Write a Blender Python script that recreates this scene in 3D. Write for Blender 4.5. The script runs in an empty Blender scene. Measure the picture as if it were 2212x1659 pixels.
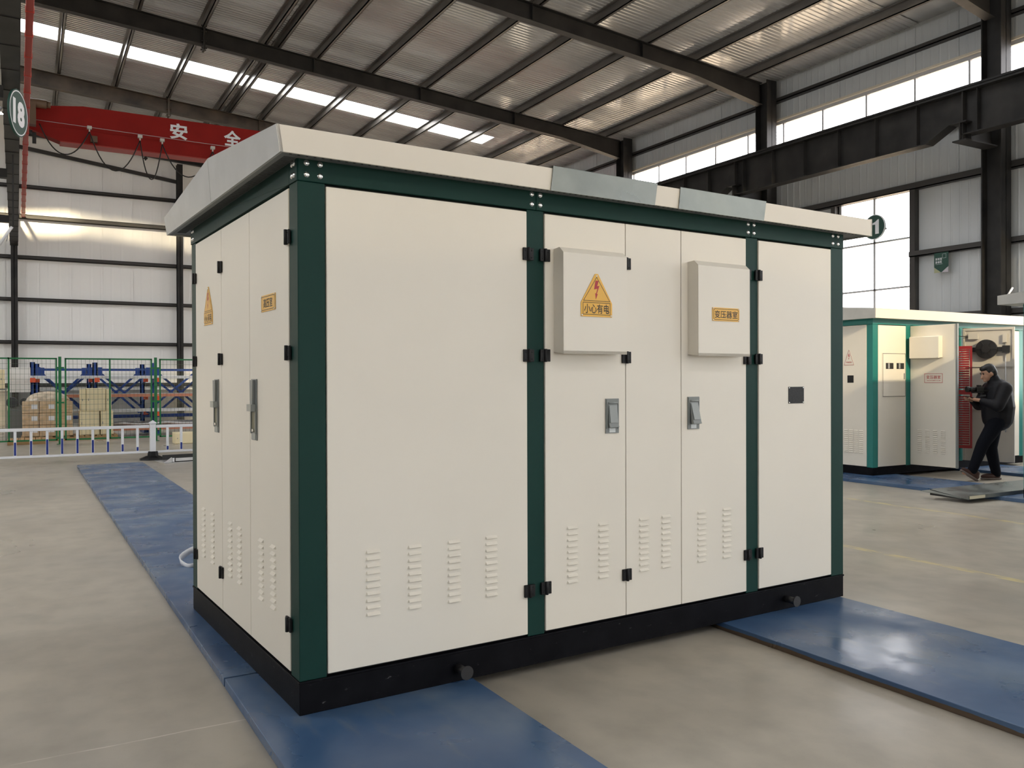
import bpy, bmesh, math, random
from mathutils import Vector, Matrix
random.seed(7)
sc = bpy.context.scene
C = sc.collection
# ------------------------------------------------------------------ camera
HEAD, PITCH, ROLL = math.radians(29.7), math.radians(-0.302), math.radians(-0.18)
CAMH = 1.489
cam = bpy.data.cameras.new('camera')
cam.sensor_width = 36.0; cam.sensor_fit = 'HORIZONTAL'; cam.lens = 29.844
cam.clip_start = 0.05; cam.clip_end = 400
co = bpy.data.objects.new('camera', cam); C.objects.link(co)
f_ = Vector((math.sin(HEAD)*math.cos(PITCH), math.cos(HEAD)*math.cos(PITCH), math.sin(PITCH)))
r_ = Vector((math.cos(HEAD), -math.sin(HEAD), 0)); u_ = r_.cross(f_)
R_ = r_*math.cos(ROLL)+u_*math.sin(ROLL); U_ = -r_*math.sin(ROLL)+u_*math.cos(ROLL)
co.matrix_world = Matrix(((R_.x, U_.x, -f_.x, 0), (R_.y, U_.y, -f_.y, 0), (R_.z, U_.z, -f_.z, CAMH), (0, 0, 0, 1)))
sc.camera = co
# ------------------------------------------------------------------ world, sun, exposure
SKY = 11.0
w = bpy.data.worlds.new('overcast_sky'); sc.world = w; w.use_nodes = True
bgn = w.node_tree.nodes['Background']
bgn.inputs[0].default_value = (0.97, 0.985, 1.0, 1); bgn.inputs[1].default_value = SKY
sun = bpy.data.lights.new('sun', 'SUN'); sun.energy = 22.0; sun.angle = math.radians(5.0); sun.color = (1.0, 0.82, 0.52)
so = bpy.data.objects.new('sun', sun); C.objects.link(so)
SUND = Vector((.22, 1.0, -.42)).normalized()
so.rotation_euler = SUND.to_track_quat('-Z', 'Y').to_euler()
sc.view_settings.view_transform = 'Standard'; sc.view_settings.look = 'None'
sc.view_settings.exposure = -0.34; sc.view_settings.gamma = 1.0
sc.view_settings.use_curve_mapping = False
sc.cycles.use_adaptive_sampling = True; sc.cycles.adaptive_threshold = .02; sc.cycles.max_bounces = 7; sc.cycles.diffuse_bounces = 4; sc.cycles.glossy_bounces = 3; sc.cycles.transmission_bounces = 3; sc.cycles.transparent_max_bounces = 8
def portal(name, loc, rot, sx, sy):
    l = bpy.data.lights.new(name, 'AREA'); l.shape = 'RECTANGLE'; l.size = sx; l.size_y = sy; l.energy = 1.0
    l.cycles.is_portal = True
    o = bpy.data.objects.new(name, l); C.objects.link(o); o.location = loc; o.rotation_euler = rot
    return o
H90 = math.pi/2
portal('sky_portal_rear', (4.0, -14.05, 2.0), (H90, 0, 0), 6.0, 4.0)           # unseen rear door opening sized for the light, facing +Y
portal('sky_portal_right', (16.85, 9.8, 7.5), (0, H90, 0), 1.3, 47.5)           # clerestory right, facing -X
portal('sky_portal_left', (-17.6, 9.8, 7.3), (0, -H90, 0), 1.3, 47.5)           # clerestory left, facing +X
SKYS = [24.73, 10.0, 6.0, -5.0, -11.0]                                            # first is the translucent roof strip, the rest unseen openings added for light
SKYL = [(24.73, 25.73, -.4), (9.0, 12.4, -6.2)]                                                              # unseen openings added in next bay's slope to light cabinet side, end wall
for y0_, y1_, x1_ in SKYL: portal('sky_portal_roof', ((-14.3+x1_)/2, (y0_+y1_)/2, 10.6-.0815*(.4-(-14.3+x1_)/2)), (0, math.radians(-4.66), 0), x1_+14.3, y1_-y0_)
for y_ in SKYS:
    portal('sky_portal_roof', (6.55, y_+.5, 9.98), (0, math.radians(4.66), 0), 13.9, 1.0)
# ------------------------------------------------------------------ helpers
def col(h):
    h = h.lstrip('#'); v = [int(h[i:i+2], 16)/255 for i in (0, 2, 4)]
    return tuple(((c+.055)/1.055)**2.4 if c > .04045 else c/12.92 for c in v)
MATS = {}
def mat(name, c, rough=.5, metal=0., var=0., vscale=4., stretch=(1, 1, 1), bump=0., bscale=200., spec=.5, c2=None, coat=0., rvar=0.):
    if name in MATS: return MATS[name]
    if isinstance(c, str): c = col(c)
    m = bpy.data.materials.new(name); m.use_nodes = True; nt = m.node_tree; N = nt.nodes; L = nt.links
    b = N['Principled BSDF']; b.inputs['Roughness'].default_value = rough; b.inputs['Metallic'].default_value = metal
    b.inputs['Specular IOR Level'].default_value = spec; b.inputs['Base Color'].default_value = (*c, 1)
    if coat: b.inputs['Coat Weight'].default_value = coat; b.inputs['Coat Roughness'].default_value = .15
    if var or bump or c2 or rvar:
        tc = N.new('ShaderNodeTexCoord'); mp = N.new('ShaderNodeMapping'); mp.inputs['Scale'].default_value = stretch
        L.new(tc.outputs['Object'], mp.inputs[0])
    if var or c2 or rvar:
        n = N.new('ShaderNodeTexNoise'); n.inputs['Scale'].default_value = vscale; n.inputs['Detail'].default_value = 6
        L.new(mp.outputs[0], n.inputs[0])
    if var or c2:
        rp = N.new('ShaderNodeValToRGB'); rp.color_ramp.elements[0].position = .32; rp.color_ramp.elements[1].position = .7
        a = tuple(x*(1-var) for x in c); d = tuple(min(1, x*(1+var)) for x in c)
        if c2: d = col(c2) if isinstance(c2, str) else c2
        rp.color_ramp.elements[0].color = (*a, 1); rp.color_ramp.elements[1].color = (*d, 1)
        L.new(n.outputs[0], rp.inputs[0]); L.new(rp.outputs[0], b.inputs['Base Color'])
    if rvar:
        mr = N.new('ShaderNodeMapRange'); mr.inputs['From Min'].default_value = .3; mr.inputs['From Max'].default_value = .7
        mr.inputs['To Min'].default_value = max(.02, rough-rvar); mr.inputs['To Max'].default_value = min(1, rough+rvar)
        L.new(n.outputs[0], mr.inputs[0]); L.new(mr.outputs[0], b.inputs['Roughness'])
    if bump:
        n2 = N.new('ShaderNodeTexNoise'); n2.inputs['Scale'].default_value = bscale; n2.inputs['Detail'].default_value = 2
        L.new(mp.outputs[0], n2.inputs[0]); bp = N.new('ShaderNodeBump'); bp.inputs['Strength'].default_value = bump
        bp.inputs['Distance'].default_value = .002; L.new(n2.outputs[0], bp.inputs['Height']); L.new(bp.outputs[0], b.inputs['Normal'])
    MATS[name] = m; return m
def glass_mat(name, tint=(1, 1, 1), gloss=.06, milky=0.):
    m = bpy.data.materials.new(name); m.use_nodes = True; nt = m.node_tree; N = nt.nodes; L = nt.links
    N.remove(N['Principled BSDF']); out = N['Material Output']
    t = N.new('ShaderNodeBsdfTransparent'); t.inputs[0].default_value = (*tint, 1)
    g = N.new('ShaderNodeBsdfGlossy'); g.inputs['Roughness'].default_value = .08
    mx = N.new('ShaderNodeMixShader'); mx.inputs[0].default_value = gloss
    L.new(t.outputs[0], mx.inputs[1]); L.new(g.outputs[0], mx.inputs[2]); src = mx.outputs[0]
    if milky:
        d = N.new('ShaderNodeBsdfTranslucent'); d.inputs[0].default_value = (.9, .9, .88, 1)
        m2 = N.new('ShaderNodeMixShader'); m2.inputs[0].default_value = milky
        L.new(src, m2.inputs[1]); L.new(d.outputs[0], m2.inputs[2]); src = m2.outputs[0]
    L.new(src, out.inputs[0]); return m
class MB:
    """collects geometry of ONE part; faces may use several material slots (print on a plate)"""
    def __init__(s): s.v = []; s.f = []; s.m = []; s.s = []
    def add(s, vs, fs, m=0, smooth=False, xf=None):
        b = len(s.v)
        for p in vs:
            p = Vector(p); s.v.append(tuple(xf @ p) if xf is not None else tuple(p))
        for q in fs: s.f.append(tuple(b+i for i in q)); s.m.append(m); s.s.append(smooth)
        return s
    def box(s, a, b, m=0, xf=None):
        x0, y0, z0 = a; x1, y1, z1 = b
        vs = [(x0,y0,z0),(x1,y0,z0),(x1,y1,z0),(x0,y1,z0),(x0,y0,z1),(x1,y0,z1),(x1,y1,z1),(x0,y1,z1)]
        return s.add(vs, [(0,3,2,1),(4,5,6,7),(0,1,5,4),(1,2,6,5),(2,3,7,6),(3,0,4,7)], m, xf=xf)
    def prism(s, poly, ax, t0, t1, m=0, xf=None):
        """poly = list of 2D points in the two other axes; ax = extrude axis"""
        n = len(poly)
        def P(p, t): return {'x': (t, p[0], p[1]), 'y': (p[0], t, p[1]), 'z': (p[0], p[1], t)}[ax]
        vs = [P(p, t0) for p in poly]+[P(p, t1) for p in poly]
        fs = [tuple(range(n)), tuple(range(2*n-1, n-1, -1))]+[(i, (i+1) % n, n+(i+1) % n, n+i) for i in range(n)]
        return s.add(vs, fs, m, xf=xf)
    def cyl(s, p0, p1, r0, r1=None, n=14, m=0, caps=True):
        r1 = r0 if r1 is None else r1; p0 = Vector(p0); p1 = Vector(p1); d = (p1-p0).normalized()
        a = d.orthogonal().normalized(); b = d.cross(a)
        vs = []
        for p, r in ((p0, r0), (p1, r1)):
            for i in range(n):
                t = 2*math.pi*i/n; vs.append(p+(a*math.cos(t)+b*math.sin(t))*r)
        s.add(vs, [(i, (i+1) % n, n+(i+1) % n, n+i) for i in range(n)], m, True)
        if caps: s.add(vs, [tuple(range(n-1, -1, -1)), tuple(range(n, 2*n))], m)
        return s
    def tube(s, path, r, n=6, m=0, closed=False):
        P = [Vector(p) for p in path]; k = len(P); rings = []; prev = None
        for i, p in enumerate(P):
            d = (P[min(i+1, k-1)]-P[max(i-1, 0)]).normalized()
            a = d.orthogonal().normalized() if prev is None else (prev-d*prev.dot(d)).normalized()
            prev = a; b = d.cross(a); rr = r[i] if isinstance(r, (list, tuple)) else r
            rings += [p+(a*math.cos(2*math.pi*j/n)+b*math.sin(2*math.pi*j/n))*rr for j in range(n)]
        fs = [(i*n+j, i*n+(j+1) % n, (i+1)*n+(j+1) % n, (i+1)*n+j) for i in range(k-1) for j in range(n)]
        s.add(rings, fs, m, True); s.add(rings, [tuple(range(n-1, -1, -1)), tuple(range((k-1)*n, k*n))], m); return s
    def beam(s, p0, p1, wd, ht, m=0):
        """rectangular bar between two points, ht along world-ish up"""
        p0 = Vector(p0); p1 = Vector(p1); d = (p1-p0).normalized(); up = Vector((0, 0, 1))
        if abs(d.z) > .98: up = Vector((0, 1, 0))
        sd = d.cross(up).normalized(); up = sd.cross(d)
        vs = [p+sd*a*wd/2+up*b*ht/2 for p in (p0, p1) for a, b in ((-1,-1),(1,-1),(1,1),(-1,1))]
        return s.add(vs, [(0,3,2,1),(4,5,6,7),(0,1,5,4),(1,2,6,5),(2,3,7,6),(3,0,4,7)], m)
    def dome(s, c, r, h, axis=(0,-1,0), n=12, m=0):
        c = Vector(c); d = Vector(axis).normalized(); a = d.orthogonal().normalized(); b = d.cross(a); vs = []; fs = []
        for k in range(3):
            t = k*math.pi/2/3
            for i in range(n):
                q = 2*math.pi*i/n; vs.append(c+(a*math.cos(q)+b*math.sin(q))*r*math.cos(t)+d*h*math.sin(t))
        vs.append(c+d*h)
        for k in range(2): fs += [(k*n+i, k*n+(i+1) % n, (k+1)*n+(i+1) % n, (k+1)*n+i) for i in range(n)]
        fs += [(2*n+i, 2*n+(i+1) % n, 3*n) for i in range(n)]
        return s.add(vs, fs, m, True)
    def ell(s, c, r, n=14, k=8, m=0):
        vs = [(c[0], c[1], c[2]-r[2])]; fs = []
        for i in range(1, k):
            t = -math.pi/2+math.pi*i/k
            for j in range(n):
                q = 2*math.pi*j/n; vs.append((c[0]+r[0]*math.cos(t)*math.cos(q), c[1]+r[1]*math.cos(t)*math.sin(q), c[2]+r[2]*math.sin(t)))
        vs.append((c[0], c[1], c[2]+r[2])); top = len(vs)-1
        for j in range(n): fs.append((0, 1+(j+1) % n, 1+j)); fs.append((top, top-n+j, top-n+(j+1) % n))
        for i in range(k-2):
            for j in range(n): fs.append((1+i*n+j, 1+i*n+(j+1) % n, 1+(i+1)*n+(j+1) % n, 1+(i+1)*n+j))
        return s.add(vs, fs, m, True)
    def mesh(s, name, mats):
        me = bpy.data.meshes.new(name); me.from_pydata(s.v, [], s.f)
        for m in (mats if isinstance(mats, (list, tuple)) else [mats]): me.materials.append(m)
        me.polygons.foreach_set('material_index', s.m); me.polygons.foreach_set('use_smooth', s.s)
        bm = bmesh.new(); bm.from_mesh(me); bmesh.ops.remove_doubles(bm, verts=bm.verts, dist=1e-5)
        bmesh.ops.recalc_face_normals(bm, faces=bm.faces); bm.to_mesh(me); bm.free(); me.update(); return me
    def build(s, name, mats, parent=None, loc=(0,0,0), rot=(0,0,0), bevel=0, seg=2):
        return link(name, s.mesh(name, mats), parent, loc, rot, bevel, seg)
def link(name, me, parent=None, loc=(0,0,0), rot=(0,0,0), bevel=0, seg=2):
    o = bpy.data.objects.new(name, me); C.objects.link(o); o.parent = parent; o.location = loc; o.rotation_euler = rot
    if bevel:
        b = o.modifiers.new('bevel', 'BEVEL'); b.width = bevel; b.segments = seg; b.limit_method = 'ANGLE'; b.harden_normals = False
    return o
def tag(o, label=None, cat=None, group=None, kind=None):
    if label: o['label'] = label
    if cat: o['category'] = cat
    if group: o['group'] = group
    if kind: o['kind'] = kind
    return o
def thing(name, label, cat, loc=(0,0,0), rz=0, group=None):
    o = bpy.data.objects.new(name, None); C.objects.link(o); o.location = loc; o.rotation_euler = (0, 0, rz); o.empty_display_size = .1
    return tag(o, label, cat, group)
def structure(o): o['kind'] = 'structure'; return o
TXT = {}
def text_geo(body, bold=.012):
    """outline of the characters as flat faces, normalised to a box 0..1 x 0..1"""
    key = (body, bold)
    if key in TXT: return TXT[key]
    cu = bpy.data.curves.new('t', 'FONT'); cu.body = body; cu.size = 1; cu.offset = bold; cu.resolution_u = 3
    o = bpy.data.objects.new('t', cu); C.objects.link(o)
    dg = bpy.context.evaluated_depsgraph_get(); me = bpy.data.meshes.new_from_object(o.evaluated_get(dg))
    vs = [v.co.copy() for v in me.vertices]; fs = [tuple(p.vertices) for p in me.polygons]
    bpy.data.objects.remove(o); bpy.data.curves.remove(cu); bpy.data.meshes.remove(me)
    if not vs: TXT[key] = ([], []); return TXT[key]
    x0 = min(v.x for v in vs); x1 = max(v.x for v in vs); y0 = min(v.y for v in vs); y1 = max(v.y for v in vs)
    TXT[key] = ([((v.x-x0)/(x1-x0), (v.y-y0)/(y1-y0)) for v in vs], fs); return TXT[key]
def put_text(mb, body, x0, z0, x1, z1, y, m, bold=.012):
    vs, fs = text_geo(body, bold); mb.add([(x0+a*(x1-x0), y, z0+b*(z1-z0)) for a, b in vs], fs, m)
def frame2d(mb, x0, z0, x1, z1, t, y, m):
    for a in ((x0,z0,x1,z0+t),(x0,z1-t,x1,z1),(x0,z0+t,x0+t,z1-t),(x1-t,z0+t,x1,z1-t)):
        mb.add([(a[0],y,a[1]),(a[2],y,a[1]),(a[2],y,a[3]),(a[0],y,a[3])], [(0,1,2,3)], m)
def line2d(mb, pts, t, y, m, closed=True):
    n = len(pts)
    for i in range(n if closed else n-1):
        a = Vector(pts[i]); b = Vector(pts[(i+1) % n]); d = (b-a).normalized(); q = Vector((-d.y, d.x))*t/2; a = a-d*t/2; b = b+d*t/2
        mb.add([(p.x, y, p.y) for p in (a-q, b-q, b+q, a+q)], [(0,1,2,3)], m)
def poly2d(mb, pts, y, m): mb.add([(p[0], y, p[1]) for p in pts], [tuple(range(len(pts)))], m)
BOLT = [(-.2,1),(.3,1),(.08,.42),(.42,.5),(.0,-.42),(.16,-.38),(-.14,-1),(-.26,-.3),(-.12,-.36),(.1,.16),(-.42,.06)]
def bolt2d(mb, cx, cz, w, h, y, m): poly2d(mb, [(cx+a*w, cz+b*h/2) for a, b in BOLT], y, m)
# ------------------------------------------------------------------ materials
M = dict(
 cream=mat('cream_enamel', (.77,.72,.63), .42, var=.02, vscale=1.5, bump=.05, bscale=900, spec=.4),
 cream2=mat('cream_enamel_fascia', (.69,.645,.57), .45, bump=.06, bscale=900, spec=.4),
 grey_white=mat('pale_grey_sheet', (.40,.405,.40), .4, var=.06, vscale=6, bump=.1, bscale=150, spec=.5),
 green=mat('dark_green_paint', (.0055,.036,.029), .45, var=.08, vscale=3, bump=.35, bscale=700, spec=.16),
 teal=mat('teal_paint', (.004,.17,.15), .4, bump=.15, bscale=500),
 black_rubber=mat('black_plastic', (.006,.006,.007), .5, spec=.3),
 base=mat('black_base_paint', (.004,.004,.006), .5, var=.3, vscale=8, c2=(.006,.006,.008), bump=.3, bscale=60, spec=.08),
 rivet=mat('zinc_rivet', (.75,.75,.74), .22, 1.),
 handle=mat('grey_handle', (.21,.225,.22), .4),
 sticker=mat('pale_sticker', (.6,.63,.63), .4),
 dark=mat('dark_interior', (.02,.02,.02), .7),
 galv=mat('galvanised_sheet', (.21,.225,.21), .36, .6, var=.3, vscale=3.0, bump=.12, bscale=9, rvar=.12),
 yellow=mat('sign_yellow', (.78,.43,.055), .35),
 ink=mat('sign_black', (.012,.010,.008), .5),
 red_ink=mat('sign_red', (.42,.02,.03), .45),
 plaque=mat('black_plaque', (.012,.012,.013), .5, var=.6, vscale=60, stretch=(1,1,3), spec=.3),
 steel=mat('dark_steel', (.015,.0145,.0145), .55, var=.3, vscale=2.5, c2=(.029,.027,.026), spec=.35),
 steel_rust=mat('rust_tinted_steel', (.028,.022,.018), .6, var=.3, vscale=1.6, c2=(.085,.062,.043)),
 purlin=mat('zinc_purlin', (.17,.16,.15), .38, .5, var=.2, vscale=5, stretch=(1,.2,1)),
 girt=mat('dark_girt', (.035,.032,.03), .5),
 roof=mat('white_roof_sheet', (.42,.425,.43), .12, 0., var=.10, vscale=.6, stretch=(.5,3,1), bump=.06, bscale=3, spec=1.),
 wall=mat('white_wall_sheet', (.90,.89,.87), .35, var=.03, vscale=.8, stretch=(1,1,.2)),
 wall_r=mat('grey_wall_sheet', (.52,.54,.55), .35, var=.07, vscale=1.2, stretch=(1,2,.12)),
 frame=mat('window_frame', (.45,.45,.46), .4),
 red=mat('crane_red', (.25,.010,.007), .6, var=.08, vscale=2, spec=.2),
 red2=mat('conductor_red', (.55,.05,.03), .4),
 white=mat('white_paint', (.78,.79,.82), .35),
 blue=mat('rack_blue', (.012,.055,.27), .4),
 refl_blue=mat('barrier_blue', (.01,.03,.23), .4),
 orange=mat('rack_orange', (.75,.10,.03), .45),
 fence=mat('fence_green', (.012,.16,.05), .4),
 wire=mat('fence_wire', (.10,.14,.10), .5),
 card=mat('cardboard', (.47,.29,.14), .65, var=.12, vscale=5),
 film=mat('stretch_film_box', (.64,.45,.27), .22, var=.2, vscale=7, spec=.9),
 beige=mat('beige_panel', (.86,.74,.48), .45),
 wood=mat('pallet_wood', (.42,.25,.11), .7, var=.25, vscale=4, stretch=(.3,4,4)),
 copper=mat('copper_bar', (.58,.25,.16), .35, .6),
 alu=mat('aluminium', (.66,.66,.67), .3, .7, var=.1),
 brown=mat('motor_brown', (.12,.07,.04), .5),
 cable=mat('cable_black', (.012,.012,.012), .6),
 skin=mat('skin', (.48,.27,.18), .5), hair=mat('hair', (.008,.007,.007), .5),
 jacket=mat('jacket', (.007,.007,.010), .6, bump=.4, bscale=14, spec=.25), trousers=mat('trousers', (.005,.006,.010), .9, spec=.15),
 shoe=mat('shoe_leather', (.045,.015,.010), .5), sole=mat('shoe_sole', (.16,.13,.12), .6),
 cam=mat('camera_black', (.01,.01,.01), .4), redmesh=mat('red_door', (.24,.006,.009), .45),
 door_in=mat('door_inner', (.52,.49,.44), .45), banner=mat('banner_green', (.010,.055,.04), .5),
 olive=mat('olive_recess', (.17,.16,.10), .5), paper=mat('white_paper', (.8,.8,.82), .6),
)
def add_scratches(m):
    nt = m.node_tree; N = nt.nodes; L = nt.links; b = N['Principled BSDF']; src = b.inputs['Base Color'].links[0].from_socket
    tc = N.new('ShaderNodeTexCoord'); mp = N.new('ShaderNodeMapping'); mp.inputs['Scale'].default_value = (4, 4, 9); mp.inputs['Rotation'].default_value = (0, .5, 0); L.new(tc.outputs['Object'], mp.inputs[0])
    n = N.new('ShaderNodeTexNoise'); n.inputs['Scale'].default_value = 3.0; n.inputs['Detail'].default_value = 9; n.inputs['Roughness'].default_value = .75; L.new(mp.outputs[0], n.inputs[0])
    r = N.new('ShaderNodeValToRGB'); r.color_ramp.elements[0].position = .625; r.color_ramp.elements[1].position = .69; L.new(n.outputs[0], r.inputs[0])
    x = N.new('ShaderNodeMix'); x.data_type = 'RGBA'; L.new(r.outputs[0], x.inputs[0]); L.new(src, x.inputs[6]); x.inputs[7].default_value = (.10, .10, .10, 1); L.new(x.outputs[2], b.inputs['Base Color'])
add_scratches(M['base'])
M['glass'] = glass_mat('window_glass', (1, .99, 1), .05)
M['skylight'] = glass_mat('skylight_frp', (.97, .98, 1), .03, .35)
# concrete floor: patches, polish, worn yellow lines, saw-cut joints
def floor_material():
    m = bpy.data.materials.new('polished_concrete'); m.use_nodes = True; nt = m.node_tree; N = nt.nodes; L = nt.links; b = N['Principled BSDF']
    g = N.new('ShaderNodeNewGeometry'); sx = N.new('ShaderNodeSeparateXYZ'); L.new(g.outputs['Position'], sx.inputs[0])
    def noise(scale, st=(1,1,1), det=6, dist=0.):
        mp = N.new('ShaderNodeMapping'); mp.inputs['Scale'].default_value = st; L.new(g.outputs['Position'], mp.inputs[0])
        n = N.new('ShaderNodeTexNoise'); n.inputs['Scale'].default_value = scale; n.inputs['Detail'].default_value = det; n.inputs['Distortion'].default_value = dist
        L.new(mp.outputs[0], n.inputs[0]); return n.outputs[0]
    def ramp(src, p0, c0, p1, c1):
        r = N.new('ShaderNodeValToRGB'); r.color_ramp.elements[0].position = p0; r.color_ramp.elements[1].position = p1
        r.color_ramp.elements[0].color = (*c0, 1); r.color_ramp.elements[1].color = (*c1, 1); L.new(src, r.inputs[0]); return r.outputs[0]
    def mix(fac, a, c, mode='MIX'):
        x = N.new('ShaderNodeMix'); x.data_type = 'RGBA'; x.blend_type = mode
        if isinstance(fac, float): x.inputs[0].default_value = fac
        else: L.new(fac, x.inputs[0])
        for s, i in ((a, 6), (c, 7)):
            if isinstance(s, tuple): x.inputs[i].default_value = (*s, 1)
            else: L.new(s, x.inputs[i])
        return x.outputs[2]
    def mth(op, a, c=None):
        x = N.new('ShaderNodeMath'); x.operation = op
        for s, i in ((a, 0), (c, 1)):
            if s is None: continue
            if isinstance(s, (int, float)): x.inputs[i].default_value = s
            else: L.new(s, x.inputs[i])
        return x.outputs[0]
    base = ramp(noise(.7, (1,.6,1), 3, .3), .32, (.33,.298,.248), .70, (.455,.41,.338))
    base = mix(ramp(noise(.45, (1.4,.8,1), 3, .3), .52, (0,0,0), .75, (.55,.55,.55)), base, (.265,.262,.252))
    base = mix(ramp(noise(5, (1,.8,1), 9), .38, (0,0,0), .75, (.6,.6,.6)), base, (.25,.228,.192))
    base = mix(ramp(noise(90, (1,1,1), 2), .70, (0,0,0), .78, (.5,.5,.5)), base, (.17,.155,.135))
    wear = ramp(noise(9, (2,.6,1), 5), .42, (0,0,0), .56, (1,1,1))
    line = None
    for x0 in (6.31, 8.83):
        q = mth('LESS_THAN', mth('ABSOLUTE', mth('SUBTRACT', sx.outputs[0], x0)), .045)
        line = q if line is None else mth('MAXIMUM', line, q)
    base = mix(mth('MULTIPLY', mth('MULTIPLY', line, wear), .75), base, (.60,.50,.22))
    jd = mth('ABSOLUTE', mth('SUBTRACT', mth('ADD', sx.outputs[1], mth('MULTIPLY', noise(3), .03)), 3.83))
    j = mth('MULTIPLY', mth('MULTIPLY', mth('LESS_THAN', jd, .005), mth('LESS_THAN', sx.outputs[0], .9)), ramp(noise(5), .4, (0,0,0), .55, (1,1,1)))
    base = mix(mth('MULTIPLY', j, .6), base, (.62,.58,.52))
    L.new(base, b.inputs['Base Color'])
    rr = N.new('ShaderNodeMapRange'); rr.inputs['To Min'].default_value = .26; rr.inputs['To Max'].default_value = .48
    rr.inputs['From Min'].default_value = .3; rr.inputs['From Max'].default_value = .7
    L.new(noise(.9, (1,.7,1), 4, .3), rr.inputs[0]); L.new(rr.outputs[0], b.inputs['Roughness']); b.inputs['Specular IOR Level'].default_value = .4
    bp = N.new('ShaderNodeBump'); bp.inputs['Strength'].default_value = .06; bp.inputs['Distance'].default_value = .004
    L.new(noise(25, (1,1,1), 5), bp.inputs['Height']); L.new(bp.outputs[0], b.inputs['Normal'])
    return m
def plate_material(rust):
    m = bpy.data.materials.new('blue_plate_rusty' if rust else 'blue_plate'); m.use_nodes = True; nt = m.node_tree; N = nt.nodes; L = nt.links; b = N['Principled BSDF']
    tc = N.new('ShaderNodeNewGeometry')
    def noise(scale, st, det=7, dist=.6):
        mp = N.new('ShaderNodeMapping'); mp.inputs['Scale'].default_value = st; L.new(tc.outputs['Position'], mp.inputs[0])
        n = N.new('ShaderNodeTexNoise'); n.inputs['Scale'].default_value = scale; n.inputs['Detail'].default_value = det; n.inputs['Distortion'].default_value = dist
        L.new(mp.outputs[0], n.inputs[0]); return n.outputs[0]
    r = N.new('ShaderNodeValToRGB'); e = r.color_ramp.elements
    e[0].position = .22; e[0].color = (.022,.062,.155, 1); e[1].position = .82; e[1].color = (.13,.18,.25, 1)
    k = e.new(.52); k.color = (.045,.098,.20, 1)
    L.new(noise(1.6, (1.3,.8,1), 5, .3), r.inputs[0])
    r2 = N.new('ShaderNodeValToRGB'); r2.color_ramp.elements[0].position = .58; r2.color_ramp.elements[1].position = .76
    r2.color_ramp.elements[0].color = (0,0,0,1); r2.color_ramp.elements[1].color = (.35,.35,.35,1); L.new(noise(5, (2,.6,1), 6, .4), r2.inputs[0])
    x = N.new('ShaderNodeMix'); x.data_type = 'RGBA'; L.new(r2.outputs[0], x.inputs[0]); L.new(r.outputs[0], x.inputs[6]); x.inputs[7].default_value = (.16,.18,.185,1)
    out = x.outputs[2]
    if rust:
        sx = N.new('ShaderNodeSeparateXYZ'); L.new(tc.outputs['Position'], sx.inputs[0])
        a = N.new('ShaderNodeMath'); a.operation = 'MULTIPLY_ADD'; L.new(noise(3, (1,1,1)), a.inputs[0]); a.inputs[1].default_value = .03; L.new(sx.outputs[2], a.inputs[2])
        c = N.new('ShaderNodeMath'); c.operation = 'LESS_THAN'; L.new(a.outputs[0], c.inputs[0]); c.inputs[1].default_value = .038
        y = N.new('ShaderNodeMix'); y.data_type = 'RGBA'; L.new(c.outputs[0], y.inputs[0]); L.new(out, y.inputs[6]); y.inputs[7].default_value = (.085,.055,.035,1); out = y.outputs[2]
    L.new(out, b.inputs['Base Color'])
    rr = N.new('ShaderNodeMapRange'); rr.inputs['From Min'].default_value = .35; rr.inputs['From Max'].default_value = .65
    rr.inputs['To Min'].default_value = .20; rr.inputs['To Max'].default_value = .46; L.new(noise(2.2, (1,1,1), 4, .3), rr.inputs[0]); L.new(rr.outputs[0], b.inputs['Roughness'])
    return m
M['floor'] = floor_material(); M['plate'] = plate_material(False); M['plate_rust'] = plate_material(True)
# ================================================================== THE HALL
YB, YE = -14.2, 33.8                      # rear / far end
XR, XL, XRIDGE = 16.9, -17.7, -0.4
def zraf(x): return 9.06+.0815*(16.3-x) if x >= XRIDGE else 9.06+.0815*(16.3-(2*XRIDGE-x))
def zroof(x): return zraf(x)+.2
structure(MB().box((XL-1, YB-.3, -.3), (XR+1, YE+1, 0)).build('floor', M['floor']))
structure(MB().box((-90, -90, -.35), (90, 90, -.05)).build('floor_outside_bounce', mat('warm_bounce_ground', (.50,.40,.28), .9, var=.1, vscale=.3)))  # unseen outdoor ground, sand colour added to bounce warm light indoors
# --- far end wall: sheets as children, girts and posts
we = structure(MB().box((XL, YE+.06, 0), (XR+.1, YE+.12, 9.3)).prism([(XL, 9.3), (XR+.1, 9.3), (XRIDGE, zroof(XRIDGE))], 'y', YE+.06, YE+.12).build('wall_far', M['wall']))
sh = MB()
def sheet_profile(wd, n, d):
    pts = []; p = wd/n
    for i in range(n): pts += [(i*p, 0), (i*p+p*.72, 0), (i*p+p*.80, d), (i*p+p*.92, d)]
    return pts+[(wd, 0)]
def corr(mb, wd, n, d, ln, vertical=True):
    pr = sheet_profile(wd-.012, n, d); k = len(pr)
    vs = [(a, -b, 0) for a, b in pr]+[(a, -b, ln) for a, b in pr]
    mb.add(vs, [(i, i+1, k+i+1, k+i) for i in range(k-1)])
corr(sh, 1.0, 3, .003, 9.15); wsheet = sh.mesh('wall_sheet', M['wall'])
for i in range(14):
    link('wall_sheet', wsheet, we, (-3.62+i*1.0, YE+.05, .12))
for z, t in ((1.35,.12),(2.83,.12),(4.30,.12),(5.75,.13),(7.15,.15),(8.19,.12)):
    MB().box((-6, YE-.12, z-t/2), (12, YE+.05, z-t/2+.02)).box((-6, YE-.12, z-t/2), (12, YE-.10, z+t/2)).box((-6, YE-.12, z+t/2-.02), (12, YE+.04, z+t/2)).build('girt', M['girt'], we)
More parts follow.
